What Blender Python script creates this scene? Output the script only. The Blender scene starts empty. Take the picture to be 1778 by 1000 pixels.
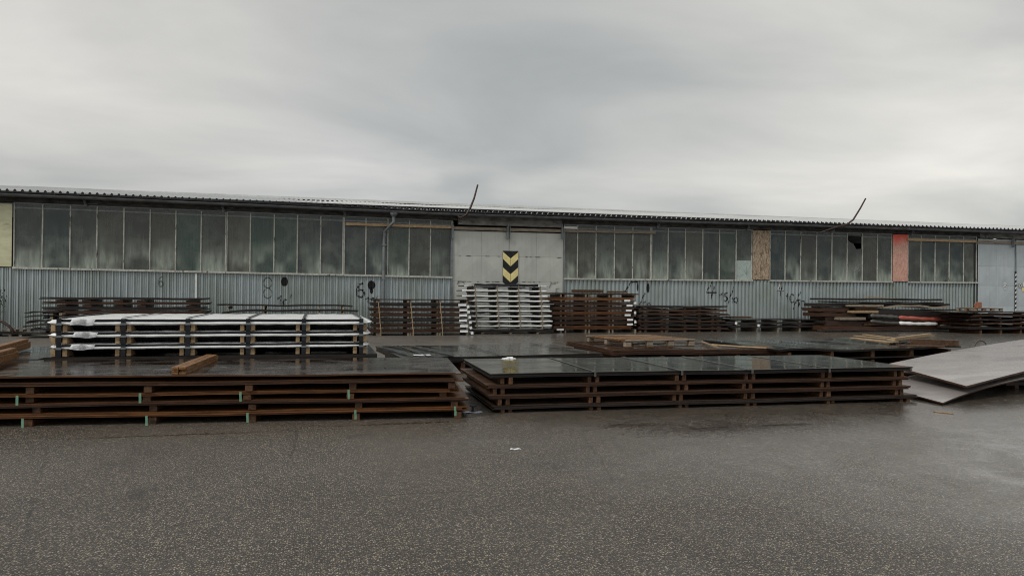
import bpy, math, random
from math import sin, cos, pi, radians, atan, tan
from mathutils import Vector, Matrix
random.seed(11)
SC = bpy.context.scene
COL = SC.collection

# ------------------------------------------------------------------ camera
FPX, HC = 1284.0, 1.6                      # focal length in photo pixels (1778 wide), eye height
YAW, PITCH, ROLL = radians(14.75), atan(10 / FPX), radians(0.5)
_f = Vector((sin(YAW) * cos(PITCH), cos(YAW) * cos(PITCH), sin(PITCH)))
_r0 = Vector((cos(YAW), -sin(YAW), 0)); _u0 = _r0.cross(_f)
_r = _r0 * cos(ROLL) + _u0 * sin(ROLL); _u = _u0 * cos(ROLL) - _r0 * sin(ROLL)
cam = bpy.data.cameras.new('camera'); camo = bpy.data.objects.new('camera', cam); COL.objects.link(camo)
cam.sensor_width = 36; cam.lens = FPX / 1778 * 36; cam.clip_start = 0.05; cam.clip_end = 2000
m = Matrix((( _r.x, _u.x, -_f.x, 0), (_r.y, _u.y, -_f.y, 0), (_r.z, _u.z, -_f.z, HC), (0, 0, 0, 1)))
camo.matrix_world = m
SC.camera = camo

# ------------------------------------------------------------------ world (Nishita behind an overcast layer)
w = bpy.data.worlds.new('World'); SC.world = w; w.use_nodes = True
nt = w.node_tree; nt.nodes.clear()
N = nt.nodes.new; Lk = nt.links.new
def dirpx(px, py):
    d = _f + _r * (px - 889) / FPX - _u * (py - 500) / FPX
    return d.normalized()
out = N('ShaderNodeOutputWorld'); bg = N('ShaderNodeBackground'); Lk(bg.outputs[0], out.inputs[0])
tc = N('ShaderNodeTexCoord')
sky = N('ShaderNodeTexSky'); sky.sky_type = 'NISHITA'; sky.sun_disc = False
SUN_EL, SUN_ROT = radians(40), radians(246)
sky.sun_elevation = SUN_EL; sky.sun_rotation = SUN_ROT
skm = N('ShaderNodeVectorMath'); skm.operation = 'SCALE'; skm.inputs['Scale'].default_value = 0.08
Lk(sky.outputs[0], skm.inputs[0])
sx = N('ShaderNodeSeparateXYZ'); Lk(tc.outputs['Generated'], sx.inputs[0])      # cloud sheet seen in perspective: direction over height
za = N('ShaderNodeMath'); za.operation = 'MAXIMUM'; Lk(sx.outputs['Z'], za.inputs[0]); za.inputs[1].default_value = 0
zb_ = N('ShaderNodeMath'); zb_.operation = 'ADD'; Lk(za.outputs[0], zb_.inputs[0]); zb_.inputs[1].default_value = .16
dx = N('ShaderNodeMath'); dx.operation = 'DIVIDE'; Lk(sx.outputs['X'], dx.inputs[0]); Lk(zb_.outputs[0], dx.inputs[1])
dy_ = N('ShaderNodeMath'); dy_.operation = 'DIVIDE'; Lk(sx.outputs['Y'], dy_.inputs[0]); Lk(zb_.outputs[0], dy_.inputs[1])
cb = N('ShaderNodeCombineXYZ'); Lk(dx.outputs[0], cb.inputs[0]); Lk(dy_.outputs[0], cb.inputs[1])
mp = N('ShaderNodeMapping'); mp.inputs['Scale'].default_value = (.50, .66, 1.0); mp.inputs['Rotation'].default_value = (0, 0, .25); mp.inputs['Location'].default_value = (3.1, 1.7, 0)
Lk(cb.outputs[0], mp.inputs[0])
n1 = N('ShaderNodeTexNoise'); n1.inputs['Scale'].default_value = 1.5; n1.inputs['Detail'].default_value = 9; n1.inputs['Roughness'].default_value = .50; n1.inputs['Distortion'].default_value = .4
Lk(mp.outputs[0], n1.inputs['Vector'])
r1 = N('ShaderNodeValToRGB'); e = r1.color_ramp.elements
e[0].position = .32; e[0].color = (.34, .36, .362, 1); e[1].position = .70; e[1].color = (.535, .535, .515, 1)
Lk(n1.outputs['Fac'], r1.inputs[0])
cur = r1.outputs[0]
def lobe(px, py, power, col):               # thinner cloud letting more light through around one direction
    global cur
    d = dirpx(px, py)
    vd = N('ShaderNodeVectorMath'); vd.operation = 'DOT_PRODUCT'; vd.inputs[1].default_value = d
    nm = N('ShaderNodeVectorMath'); nm.operation = 'NORMALIZE'; Lk(tc.outputs['Generated'], nm.inputs[0])
    Lk(nm.outputs[0], vd.inputs[0])
    mx = N('ShaderNodeMath'); mx.operation = 'MAXIMUM'; mx.inputs[1].default_value = 0; Lk(vd.outputs['Value'], mx.inputs[0])
    pw = N('ShaderNodeMath'); pw.operation = 'POWER'; pw.inputs[1].default_value = power; Lk(mx.outputs[0], pw.inputs[0])
    ml = N('ShaderNodeMath'); ml.operation = 'MULTIPLY'; Lk(pw.outputs[0], ml.inputs[0])
    ad = N('ShaderNodeMath'); ad.operation = 'MULTIPLY_ADD'; Lk(n1.outputs['Fac'], ad.inputs[0]); ad.inputs[1].default_value = 1.6; ad.inputs[2].default_value = .2
    Lk(ad.outputs[0], ml.inputs[1])
    sc = N('ShaderNodeVectorMath'); sc.operation = 'SCALE'; sc.inputs[0].default_value = col; Lk(ml.outputs[0], sc.inputs['Scale'])
    a = N('ShaderNodeVectorMath'); a.operation = 'ADD'; Lk(cur, a.inputs[0]); Lk(sc.outputs[0], a.inputs[1]); cur = a.outputs[0]
lobe(1750, 60, 14, (.26, .235, .20))
lobe(60, 180, 40, (.16, .14, .12))
lobe(420, 60, 60, (.08, .07, .06))
lobe(600, 330, 90, (.08, .075, .075))
for wx, wy in ((772, 313), (795, 317), (818, 319), (842, 327)): lobe(wx, wy, 7000, (-.055, -.05, -.045))
lobe(900, 230, 60, (-.012, -.010, -.009))
# the broad bright part of the overcast is behind the photographer
vd = N('ShaderNodeVectorMath'); vd.operation = 'DOT_PRODUCT'; vd.inputs[1].default_value = Vector((-.45, -.80, .42)).normalized(); Lk(tc.outputs['Generated'], vd.inputs[0])
mx = N('ShaderNodeMath'); mx.operation = 'MAXIMUM'; mx.inputs[1].default_value = 0; Lk(vd.outputs['Value'], mx.inputs[0])
sc = N('ShaderNodeVectorMath'); sc.operation = 'SCALE'; sc.inputs[0].default_value = (.46, .45, .43); Lk(mx.outputs[0], sc.inputs['Scale'])
ad = N('ShaderNodeVectorMath'); ad.operation = 'ADD'; Lk(cur, ad.inputs[0]); Lk(sc.outputs[0], ad.inputs[1]); cur = ad.outputs[0]
mix = N('ShaderNodeMixRGB'); mix.inputs[0].default_value = .93; Lk(skm.outputs[0], mix.inputs[1]); Lk(cur, mix.inputs[2])
Lk(mix.outputs[0], bg.inputs[0]); bg.inputs[1].default_value = 1.0

sl = bpy.data.lights.new('sun', 'SUN'); so = bpy.data.objects.new('sun', sl); COL.objects.link(so)
sl.energy = 1.5; sl.angle = radians(14); sl.color = (1, .96, .9)
sd = Vector((sin(SUN_ROT) * cos(SUN_EL), cos(SUN_ROT) * cos(SUN_EL), sin(SUN_EL)))
so.rotation_euler = sd.to_track_quat('Z', 'Y').to_euler(); so.location = (0, 0, 30)

SC.render.engine = 'CYCLES'
SC.view_settings.view_transform = 'Standard'; SC.view_settings.look = 'None'
SC.view_settings.exposure = 0.12; SC.view_settings.gamma = 1.0
SC.cycles.pixel_filter_type = 'BLACKMAN_HARRIS'; SC.cycles.filter_width = 1.05
SC.cycles.max_bounces = 6; SC.cycles.transparent_max_bounces = 8

# ------------------------------------------------------------------ helpers
def ray(px, py): return _f + _r * (px - 889) / FPX - _u * (py - 500) / FPX
def onY(px, py, Y=31.2):
    d = ray(px, py); return d * (Y / d.y) + Vector((0, 0, HC))
def onZ(px, py, Z):
    d = ray(px, py); return d * ((Z - HC) / d.z) + Vector((0, 0, HC))
def onL(px, py, P, ang):                    # vertical plane through P running at angle ang: distance along, height
    n = Vector((-sin(ang), cos(ang), 0)); d = ray(px, py); t = (n.x * P[0] + n.y * P[1]) / (n.x * d.x + n.y * d.y)
    q = d * t + Vector((0, 0, HC)); s = (q.x - P[0]) * cos(ang) + (q.y - P[1]) * sin(ang)
    return s, q.z

def _g0(px, py): q = onZ(px, py, 0); return (q.x, q.y)
class MB:
    def __init__(s): s.v = []; s.f = []; s.m = []
    def quad(s, a, b, c, d, m=0):
        i = len(s.v); s.v += [tuple(a), tuple(b), tuple(c), tuple(d)]; s.f.append((i, i + 1, i + 2, i + 3)); s.m.append(m)
    def box(s, x0, x1, y0, y1, z0, z1, M=None, m=0, mtop=None):
        c = [Vector(p) for p in ((x0, y0, z0), (x1, y0, z0), (x1, y1, z0), (x0, y1, z0), (x0, y0, z1), (x1, y0, z1), (x1, y1, z1), (x0, y1, z1))]
        if M is not None: c = [M @ p for p in c]
        i = len(s.v); s.v += [tuple(p) for p in c]
        for k, f in enumerate(((3, 2, 1, 0), (4, 5, 6, 7), (0, 1, 5, 4), (1, 2, 6, 5), (2, 3, 7, 6), (3, 0, 4, 7))):
            s.f.append(tuple(i + j for j in f)); s.m.append(mtop if (k == 1 and mtop is not None) else m)
        return s
    def beam(s, a, b, wd, ht, m=0, up=Vector((0, 0, 1))):        # bar from a to b, a and b on its bottom centre line
        a = Vector(a); b = Vector(b); d = b - a; L = d.length; d.normalize()
        sd_ = d.cross(up).normalized(); uu = sd_.cross(d)
        M = Matrix(((d.x, sd_.x, uu.x, a.x), (d.y, sd_.y, uu.y, a.y), (d.z, sd_.z, uu.z, a.z), (0, 0, 0, 1)))
        return s.box(0, L, -wd / 2, wd / 2, 0, ht, M, m)
    def tube(s, pts, r, n=8, m=0, cap=True):
        pts = [Vector(p) for p in pts]; rings = []
        for k, p in enumerate(pts):
            d = (pts[min(k + 1, len(pts) - 1)] - pts[max(k - 1, 0)]).normalized()
            a = d.cross(Vector((0, 0, 1)));
            if a.length < .05: a = d.cross(Vector((0, 1, 0)))
            a.normalize(); b = d.cross(a); rr = r[k] if isinstance(r, (list, tuple)) else r
            i = len(s.v); s.v += [tuple(p + (a * cos(2 * pi * j / n) + b * sin(2 * pi * j / n)) * rr) for j in range(n)]; rings.append(i)
        for A, B in zip(rings, rings[1:]):
            for j in range(n):
                s.f.append((A + j, A + (j + 1) % n, B + (j + 1) % n, B + j)); s.m.append(m)
        if cap:
            s.f.append(tuple(rings[0] + j for j in range(n))[::-1]); s.m.append(m)
            s.f.append(tuple(rings[-1] + j for j in range(n))); s.m.append(m)
        return s
    def grid(s, P, m=0):                     # P[i][j] points
        i0 = len(s.v); nj = len(P[0])
        for row in P: s.v += [tuple(p) for p in row]
        for i in range(len(P) - 1):
            for j in range(nj - 1):
                a = i0 + i * nj + j; s.f.append((a, a + 1, a + nj + 1, a + nj)); s.m.append(m)
    def slab(s, P, th, m=0, mtop=0, mbot=None):         # a sheet with thickness from a grid of top points
        ni, nj = len(P), len(P[0]); T = [[Vector(p) for p in r] for r in P]; B = [[p - Vector((0, 0, th)) for p in r] for r in T]
        s.grid([[T[i][j] for i in range(ni)] for j in range(nj)], mtop); s.grid(B, m if mbot is None else mbot)
        for i in range(ni - 1):
            s.quad(T[i][0], T[i + 1][0], B[i + 1][0], B[i][0], m); s.quad(T[i + 1][-1], T[i][-1], B[i][-1], B[i + 1][-1], m)
        for j in range(nj - 1):
            s.quad(T[0][j + 1], T[0][j], B[0][j], B[0][j + 1], m); s.quad(T[-1][j], T[-1][j + 1], B[-1][j + 1], B[-1][j], m)
        return s
def obj(name, mb, mats, parent=None, label=None, smooth=False, xf=None, bevel=0):
    me = bpy.data.meshes.new(name)
    v = [xf(p) for p in mb.v] if xf else mb.v
    me.from_pydata(v, [], mb.f)
    if not isinstance(mats, (list, tuple)): mats = [mats]
    for q in mats: me.materials.append(q)
    for p, k in zip(me.polygons, mb.m): p.material_index = min(k, len(mats) - 1); p.use_smooth = smooth
    o = bpy.data.objects.new(name, me); COL.objects.link(o)
    if parent is not None: o.parent = parent
    if label: o['label'] = label
    if bevel:
        b = o.modifiers.new('bevel', 'BEVEL'); b.width = bevel; b.segments = 1; b.limit_method = 'ANGLE'
    return o
def thing(name, label, cat, loc=(0, 0, 0), rz=0, group=None):
    o = bpy.data.objects.new(name, None); COL.objects.link(o); o.empty_display_size = .2
    o.location = loc; o.rotation_euler = (0, 0, rz); o['label'] = label; o['category'] = cat
    if group: o['group'] = group
    return o
def tag(o, label, cat, group=None):
    o['label'] = label; o['category'] = cat
    if group: o['group'] = group
    return o

# ------------------------------------------------------------------ materials
def mat(name):
    m = bpy.data.materials.new(name); m.use_nodes = True; t = m.node_tree; t.nodes.clear()
    o = t.nodes.new('ShaderNodeOutputMaterial'); b = t.nodes.new('ShaderNodeBsdfPrincipled'); t.links.new(b.outputs[0], o.inputs[0])
    return m, t, b, o
def coords(t, scale=(1, 1, 1), kind='Object', rnd=True):
    c = t.nodes.new('ShaderNodeTexCoord'); mp = t.nodes.new('ShaderNodeMapping'); mp.inputs['Scale'].default_value = scale
    t.links.new(c.outputs[kind], mp.inputs[0])
    if rnd:
        oi = t.nodes.new('ShaderNodeObjectInfo'); s = t.nodes.new('ShaderNodeVectorMath'); s.operation = 'SCALE'
        cx = t.nodes.new('ShaderNodeCombineXYZ')
        for k in range(3): t.links.new(oi.outputs['Random'], cx.inputs[k])
        s.inputs['Scale'].default_value = 57; t.links.new(cx.outputs[0], s.inputs[0]); t.links.new(s.outputs[0], mp.inputs['Location'])
    return mp.outputs[0]
def noise(t, vec, scale, detail=4, rough=.55, dist=0):
    n = t.nodes.new('ShaderNodeTexNoise'); n.inputs['Scale'].default_value = scale; n.inputs['Detail'].default_value = detail
    n.inputs['Roughness'].default_value = rough; n.inputs['Distortion'].default_value = dist; t.links.new(vec, n.inputs['Vector']); return n.outputs['Fac']
def ramp(t, fac, stops, interp='LINEAR'):
    r = t.nodes.new('ShaderNodeValToRGB'); el = r.color_ramp.elements; r.color_ramp.interpolation = interp
    for k, (p, c) in enumerate(stops):
        if len(c) == 3: c = (*c, 1)
        if k < 2: el[k].position = p; el[k].color = c
        else: q = el.new(p); q.color = c
    t.links.new(fac, r.inputs[0]); return r.outputs[0]
def mixc(t, fac, a, b, mode='MIX'):
    x = t.nodes.new('ShaderNodeMixRGB'); x.blend_type = mode
    for k, v in ((0, fac), (1, a), (2, b)):
        if isinstance(v, bpy.types.NodeSocket): t.links.new(v, x.inputs[k])
        elif isinstance(v, (int, float)): x.inputs[k].default_value = v
        else: x.inputs[k].default_value = (*v[:3], 1)
    return x.outputs[0]
def mth(t, op, a, b=0, c=0):
    x = t.nodes.new('ShaderNodeMath'); x.operation = op
    for k, v in enumerate((a, b, c)):
        if isinstance(v, bpy.types.NodeSocket): t.links.new(v, x.inputs[k])
        else: x.inputs[k].default_value = v
    return x.outputs[0]
def bump(t, b, h, strength=.3, dist=.01):
    x = t.nodes.new('ShaderNodeBump'); x.inputs['Strength'].default_value = strength; x.inputs['Distance'].default_value = dist
    t.links.new(h, x.inputs['Height']); t.links.new(x.outputs[0], b.inputs['Normal'])
def setr(t, b, v):
    if isinstance(v, bpy.types.NodeSocket): t.links.new(v, b.inputs['Roughness'])
    else: b.inputs['Roughness'].default_value = v
def g(v): return (v, v, v)

def simple(name, c1, c2, scale=6, rough=(.5, .7), stretch=(1, 1, 1), bmp=.2, metallic=0, spec=.5, c3=None, c3at=.62, detail=5, objvar=0):
    m, t, b, o = mat(name); v = coords(t, stretch); n = noise(t, v, scale, detail, .6)
    st = [(.32, c1), (.66, c2)]
    col = ramp(t, n, st)
    if c3:
        n2 = noise(t, v, scale * .45, 6, .65, .3); col = mixc(t, ramp(t, n2, [(c3at - .04, g(0)), (c3at + .06, g(1))]), col, c3)
    if objvar:
        oi = t.nodes.new('ShaderNodeObjectInfo'); k = mth(t, 'MULTIPLY_ADD', oi.outputs['Random'], objvar, 1 - objvar / 2)
        x = t.nodes.new('ShaderNodeVectorMath'); x.operation = 'SCALE'; t.links.new(col, x.inputs[0]); t.links.new(k, x.inputs['Scale']); col = x.outputs[0]
    t.links.new(col, b.inputs['Base Color'])
    n3 = noise(t, v, scale * 1.7, 3); setr(t, b, ramp(t, n3, [(.35, g(rough[0])), (.65, g(rough[1]))]))
    b.inputs['Metallic'].default_value = metallic; b.inputs['Specular IOR Level'].default_value = spec
    if bmp: bump(t, b, noise(t, v, scale * 5, 4), bmp, .004)
    return m

def wet_top(name, c1, c2, r0=.05, r1=.3, spec=.6, patch=1.4):
    """rained-on steel face: film of water that is smooth in places and broken in others"""
    m, t, b, o = mat(name); v = coords(t, (1, 1.6, 1)); n = noise(t, v, 2.2, 7, .65, .5)
    col = ramp(t, n, [(.3, c1), (.7, c2)]); t.links.new(col, b.inputs['Base Color'])
    n2 = noise(t, v, patch, 6, .6, .6); setr(t, b, ramp(t, n2, [(.38, g(r0)), (.62, g(r1))]))
    b.inputs['Specular IOR Level'].default_value = spec
    n3 = noise(t, v, 1.1, 2); n4 = noise(t, v, 60, 2)
    bump(t, b, mth(t, 'MULTIPLY_ADD', n4, .06, n3), .10, .02)
    return m

M_rust = simple('rusty_plate_edge', (.022, .012, .008), (.065, .032, .019), 5, (.35, .6), (.6, 1, 6), .3, c3=(.10, .042, .016), c3at=.62, objvar=.5, spec=.22)
M_rust2 = simple('orange_rust_plate_edge', (.045, .018, .008), (.15, .060, .020), 5, (.35, .6), (.6, 1, 6), .3, c3=(.15, .06, .018), c3at=.6, objvar=.4, spec=.22)
M_rusti = simple('orange_rust_face', (.07, .03, .012), (.19, .085, .03), 2, (.4, .6), (1, 3, 1), .2, spec=.22)
M_rustj = simple('brown_rust_face', (.04, .024, .016), (.11, .065, .04), 2, (.4, .6), (1, 3, 1), .2, spec=.22)
M_dark = simple('dark_plate_edge', (.010, .009, .009), (.030, .024, .021), 5, (.3, .55), (.6, 1, 6), .3, c3=(.05, .028, .02), c3at=.66, objvar=.5, spec=.22)
M_greyedge = simple('grey_plate_edge', (.035, .036, .034), (.08, .078, .07), 4, (.25, .5), (.6, 1, 5), .2, c3=(.05, .035, .02), c3at=.68)
M_wet = wet_top('wet_steel_top', (.014, .011, .009), (.045, .032, .024), .05, .30)
M_wetb = wet_top('wet_brown_top', (.03, .016, .01), (.07, .035, .02), .06, .28)
M_wetg = wet_top('wet_grey_film_top', (.035, .038, .034), (.075, .078, .07), .04, .2)
M_wetk = wet_top('wet_black_top', (.008, .009, .009), (.022, .022, .02), .03, .18)
M_pale = wet_top('pale_sheet_top', (.215, .192, .184), (.285, .256, .245), .16, .36, .5, .5)
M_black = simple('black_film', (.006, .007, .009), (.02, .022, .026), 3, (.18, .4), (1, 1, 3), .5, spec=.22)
M_white = simple('white_film', (.60, .61, .60), (.80, .81, .80), 3, (.2, .45), (1, 2.5, 2), .5, c3=(.42, .36, .28), c3at=.70)
M_white2 = simple('dull_white_film', (.35, .36, .36), (.60, .61, .61), 9, (.3, .5), (1, 1, 1), .4, c3=(.05, .05, .055), c3at=.60)
M_greyfilm = simple('grey_film', (.12, .125, .13), (.30, .31, .31), 9, (.3, .5), bmp=.2)
M_paper = simple('white_label_paper', (.62, .63, .65), (.78, .79, .80), 30, (.5, .7), (1, 1, 1), .1, c3=(.25, .25, .28), c3at=.66)
M_wood = simple('wet_timber', (.10, .047, .020), (.29, .145, .058), 4, (.4, .65), (1.2, 9, 9), .4, c3=(.05, .026, .014), c3at=.62, objvar=.4, spec=.22)
M_woodd = simple('dark_wet_timber', (.035, .018, .010), (.11, .055, .028), 7, (.4, .65), (3, 3, 3), .4, c3=(.02, .012, .008), c3at=.6, objvar=.5, spec=.22)
M_woodl = simple('pale_timber', (.22, .145, .08), (.42, .30, .17), 5, (.5, .7), (2, 2, 7), .3, c3=(.14, .085, .045), c3at=.64, objvar=.4, spec=.22)
M_woodg = simple('grey_timber', (.13, .105, .075), (.28, .23, .17), 5, (.5, .75), (1, 6, 6), .3, c3=(.07, .05, .035), c3at=.6, objvar=.4)
M_green = simple('green_plastic_strap', (.08, .18, .12), (.15, .29, .20), 20, (.3, .45), bmp=.05)
M_strap = simple('black_strap', (.006, .007, .009), (.016, .018, .022), 12, (.3, .45), bmp=.05, spec=.22)
M_orange = simple('orange_film', (.27, .055, .038), (.40, .095, .065), 5, (.3, .5), (1, 1, 2), .4, c3=(.5, .3, .24), c3at=.66)
M_gal = None
M_brick = simple('orange_block', (.16, .06, .03), (.32, .13, .07), 20, (.6, .8), bmp=.3)
M_rod = simple('rusty_rod', (.018, .009, .008), (.055, .025, .02), 12, (.5, .7), bmp=.3)
M_gutter = simple('grey_gutter', (.038, .042, .044), (.085, .09, .09), 3, (.3, .5), (1, 1, 1), .1)
M_eave = simple('dark_eave_board', (.018, .019, .02), (.045, .046, .046), 3, (.5, .7), (1, 1, 1), .1, spec=.22)
M_conc = simple('weathered_concrete', (.07, .066, .06), (.25, .24, .22), 2.2, (.6, .8), (1, 1, 2.6), .4, c3=(.34, .33, .31), c3at=.66, detail=8)
M_fascia = simple('dirty_concrete_beam', (.022, .022, .02), (.10, .095, .085), 2.6, (.6, .8), (1, 1, 3), .4, c3=(.13, .12, .10), c3at=.68, detail=8, spec=.22)
M_mull = simple('flaking_frame_paint', (.29, .295, .265), (.50, .50, .45), 6, (.4, .7), (3, 3, 1), .4, c3=(.045, .032, .022), c3at=.62, detail=6, spec=.22)
M_post = simple('grey_steel_and_rail_shade', (.10, .115, .12), (.17, .185, .19), 4, (.35, .5), bmp=.1)  # grey steel; also the window top rails, toned down for eave shade
M_osb = None
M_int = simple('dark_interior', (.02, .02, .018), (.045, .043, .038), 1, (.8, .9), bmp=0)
M_yellow = simple('faded_yellow_board', (.44, .43, .27), (.56, .55, .37), 2, (.5, .7), (1, 1, 3), .2, c3=(.17, .15, .08), c3at=.66)
M_blackpaint = simple('black_paint', (.006, .007, .007), (.02, .022, .022), 9, (.4, .6), bmp=0, spec=.22)
M_fadedpaint = simple('faded_green_paint', (.05, .075, .06), (.10, .13, .11), 9, (.4, .6), bmp=0)
M_whitepaint = simple('white_paint', (.5, .52, .5), (.66, .67, .65), 9, (.4, .6), bmp=0)
M_yelpaint = simple('yellow_paint', (.60, .50, .20), (.74, .63, .29), 5, (.4, .6), bmp=.1, c3=(.30, .25, .12), c3at=.70)
M_leaf = simple('weed_leaves', (.03, .055, .016), (.08, .12, .04), 9, (.4, .6), bmp=0, objvar=.5)

def mat_osb(name, a, b_, red=False):
    m, t, b, o = mat(name); v = coords(t, (1, 1, .45), rnd=False); n = noise(t, v, 16, 5, .7, .5)
    col = ramp(t, n, [(.38, a), (.60, b_)])
    if red:                                   # sprayed over with red paint, densest along the top
        c = t.nodes.new('ShaderNodeTexCoord'); sp = t.nodes.new('ShaderNodeSeparateXYZ'); t.links.new(c.outputs['Object'], sp.inputs[0])
        gz = mth(t, 'MULTIPLY_ADD', sp.outputs['Z'], .62, -2.30); n2 = noise(t, v, 3, 4); k = mth(t, 'ADD', gz, mth(t, 'MULTIPLY_ADD', n2, .5, -.25))
        col = mixc(t, ramp(t, k, [(.25, g(0)), (.62, g(1))]), col, (.66, .10, .07))
    t.links.new(col, b.inputs['Base Color']); b.inputs['Roughness'].default_value = .75; bump(t, b, n, .4, .01)
    return m
M_osb = mat_osb('weathered_chipboard', (.12, .08, .05), (.42, .325, .23))
M_red = mat_osb('red_sprayed_chipboard', (.42, .21, .155), (.60, .36, .29), True)

def mat_clad(name, c1, c2, dirt, rough=.42):
    """trapezoid sheet: stain streaks run down each rib"""
    m, t, b, o = mat(name); v = coords(t, (7, 7, .35), rnd=False); n = noise(t, v, 1.6, 6, .65)
    col = ramp(t, n, [(.3, c1), (.7, c2)])
    v2 = coords(t, (1, 1, .8), rnd=False); n2 = noise(t, v2, .55, 6, .6); col = mixc(t, ramp(t, n2, [(.42, g(0)), (.72, g(.75))]), col, dirt)
    n5 = noise(t, coords(t, (26, 26, .9), rnd=False), 1, 4, .7); col = mixc(t, ramp(t, n5, [(.60, g(0)), (.78, g(.55))]), col, (.055, .05, .042))
    t.links.new(col, b.inputs['Base Color']); setr(t, b, ramp(t, n, [(.3, g(rough - .1)), (.7, g(rough + .15))]))
    b.inputs['Metallic'].default_value = .25; bump(t, b, n, .08, .01)
    return m
M_clad = mat_clad('grey_green_cladding', (.25, .295, .30), (.43, .485, .49), (.21, .235, .19))
M_roof = mat_clad('grey_roof_sheet', (.50, .51, .51), (.64, .65, .64), (.40, .40, .38), .4)

def mat_door(name, c1, c2, rustamt=.72):
    m, t, b, o = mat(name); v = coords(t, (1, 1, 1), rnd=False); n = noise(t, v, .9, 7, .6)
    col = ramp(t, n, [(.3, c1), (.7, c2)])
    n2 = noise(t, coords(t, (3, 3, 1), rnd=False), 1.8, 8, .7); col = mixc(t, ramp(t, n2, [(rustamt - .05, g(0)), (rustamt + .1, g(.6))]), col, (.30, .20, .11))
    n3 = noise(t, coords(t, (8, 8, .5), rnd=False), 1, 5, .6); col = mixc(t, ramp(t, n3, [(.5, g(0)), (.8, g(.3))]), col, (.20, .20, .17))
    t.links.new(col, b.inputs['Base Color']); b.inputs['Roughness'].default_value = .5; bump(t, b, n2, .05, .01)
    return m
M_door = mat_door('grey_painted_door_sheet', (.35, .36, .33), (.44, .45, .41))
M_doorb = mat_door('blue_grey_door_sheet', (.34, .38, .40), (.43, .47, .49), .80)

def mat_glass():
    """old wired glass: dirty, ribbed, dirt settled on the lower part of some panes"""
    m, t, b, o = mat('dirty_wired_glass')
    v = coords(t, (1, 1, 1)); oi = t.nodes.new('ShaderNodeObjectInfo')
    base = ramp(t, oi.outputs['Random'], [(0, (.034, .050, .053)), (.25, (.068, .065, .053)), (.45, (.026, .042, .045)), (.6, (.076, .072, .060)), (.8, (.038, .066, .056)), (1, (.058, .058, .050))])
    n1_ = noise(t, v, 1.5, 5, .6, .4)
    base = mixc(t, mth(t, 'MULTIPLY', ramp(t, n1_, [(.42, g(0)), (.72, g(1))]), .6), base, (.125, .138, .12))
    vs = noise(t, coords(t, (14, 14, .4)), 1.6, 5, .65); base = mixc(t, ramp(t, vs, [(.50, g(0)), (.78, g(.5))]), base, (.13, .145, .125))
    c = t.nodes.new('ShaderNodeTexCoord'); sp = t.nodes.new('ShaderNodeSeparateXYZ'); t.links.new(c.outputs['Object'], sp.inputs[0])
    low = ramp(t, mth(t, 'MULTIPLY', mth(t, 'ADD', sp.outputs['Z'], -2.35), .42), [(.05, g(1)), (.55, g(0))])
    n2 = noise(t, coords(t, (6, 6, 1.0)), 1.3, 5, .6); n3 = noise(t, coords(t, (.8, .8, .6)), 1.0, 2)
    fog = mth(t, 'MULTIPLY', mth(t, 'MULTIPLY', low, ramp(t, n2, [(.3, g(.25)), (.7, g(1))])), ramp(t, n3, [(.45, g(0)), (.58, g(1))]))
    base = mixc(t, mth(t, 'MULTIPLY', fog, .9), base, (.36, .41, .35))
    t.links.new(base, b.inputs['Base Color']); b.inputs['Roughness'].default_value = .22; b.inputs['Specular IOR Level'].default_value = .35
    wv = t.nodes.new('ShaderNodeTexWave'); wv.inputs['Scale'].default_value = 12; wv.bands_direction = 'X'; t.links.new(c.outputs['Object'], wv.inputs['Vector'])
    bump(t, b, mth(t, 'MULTIPLY_ADD', noise(t, v, 2, 3), .5, mth(t, 'MULTIPLY', wv.outputs['Fac'], .2)), .25, .02)
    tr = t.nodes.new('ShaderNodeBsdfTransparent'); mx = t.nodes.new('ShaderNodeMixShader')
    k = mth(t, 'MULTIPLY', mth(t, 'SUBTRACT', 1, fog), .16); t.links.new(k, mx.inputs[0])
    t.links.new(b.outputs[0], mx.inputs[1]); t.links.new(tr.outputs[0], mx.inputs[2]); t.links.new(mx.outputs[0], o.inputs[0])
    return m
M_glass = mat_glass()
M_glassp = simple('pale_cracked_glass', (.26, .32, .30), (.36, .42, .39), 4, (.15, .3), bmp=.1)

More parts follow.
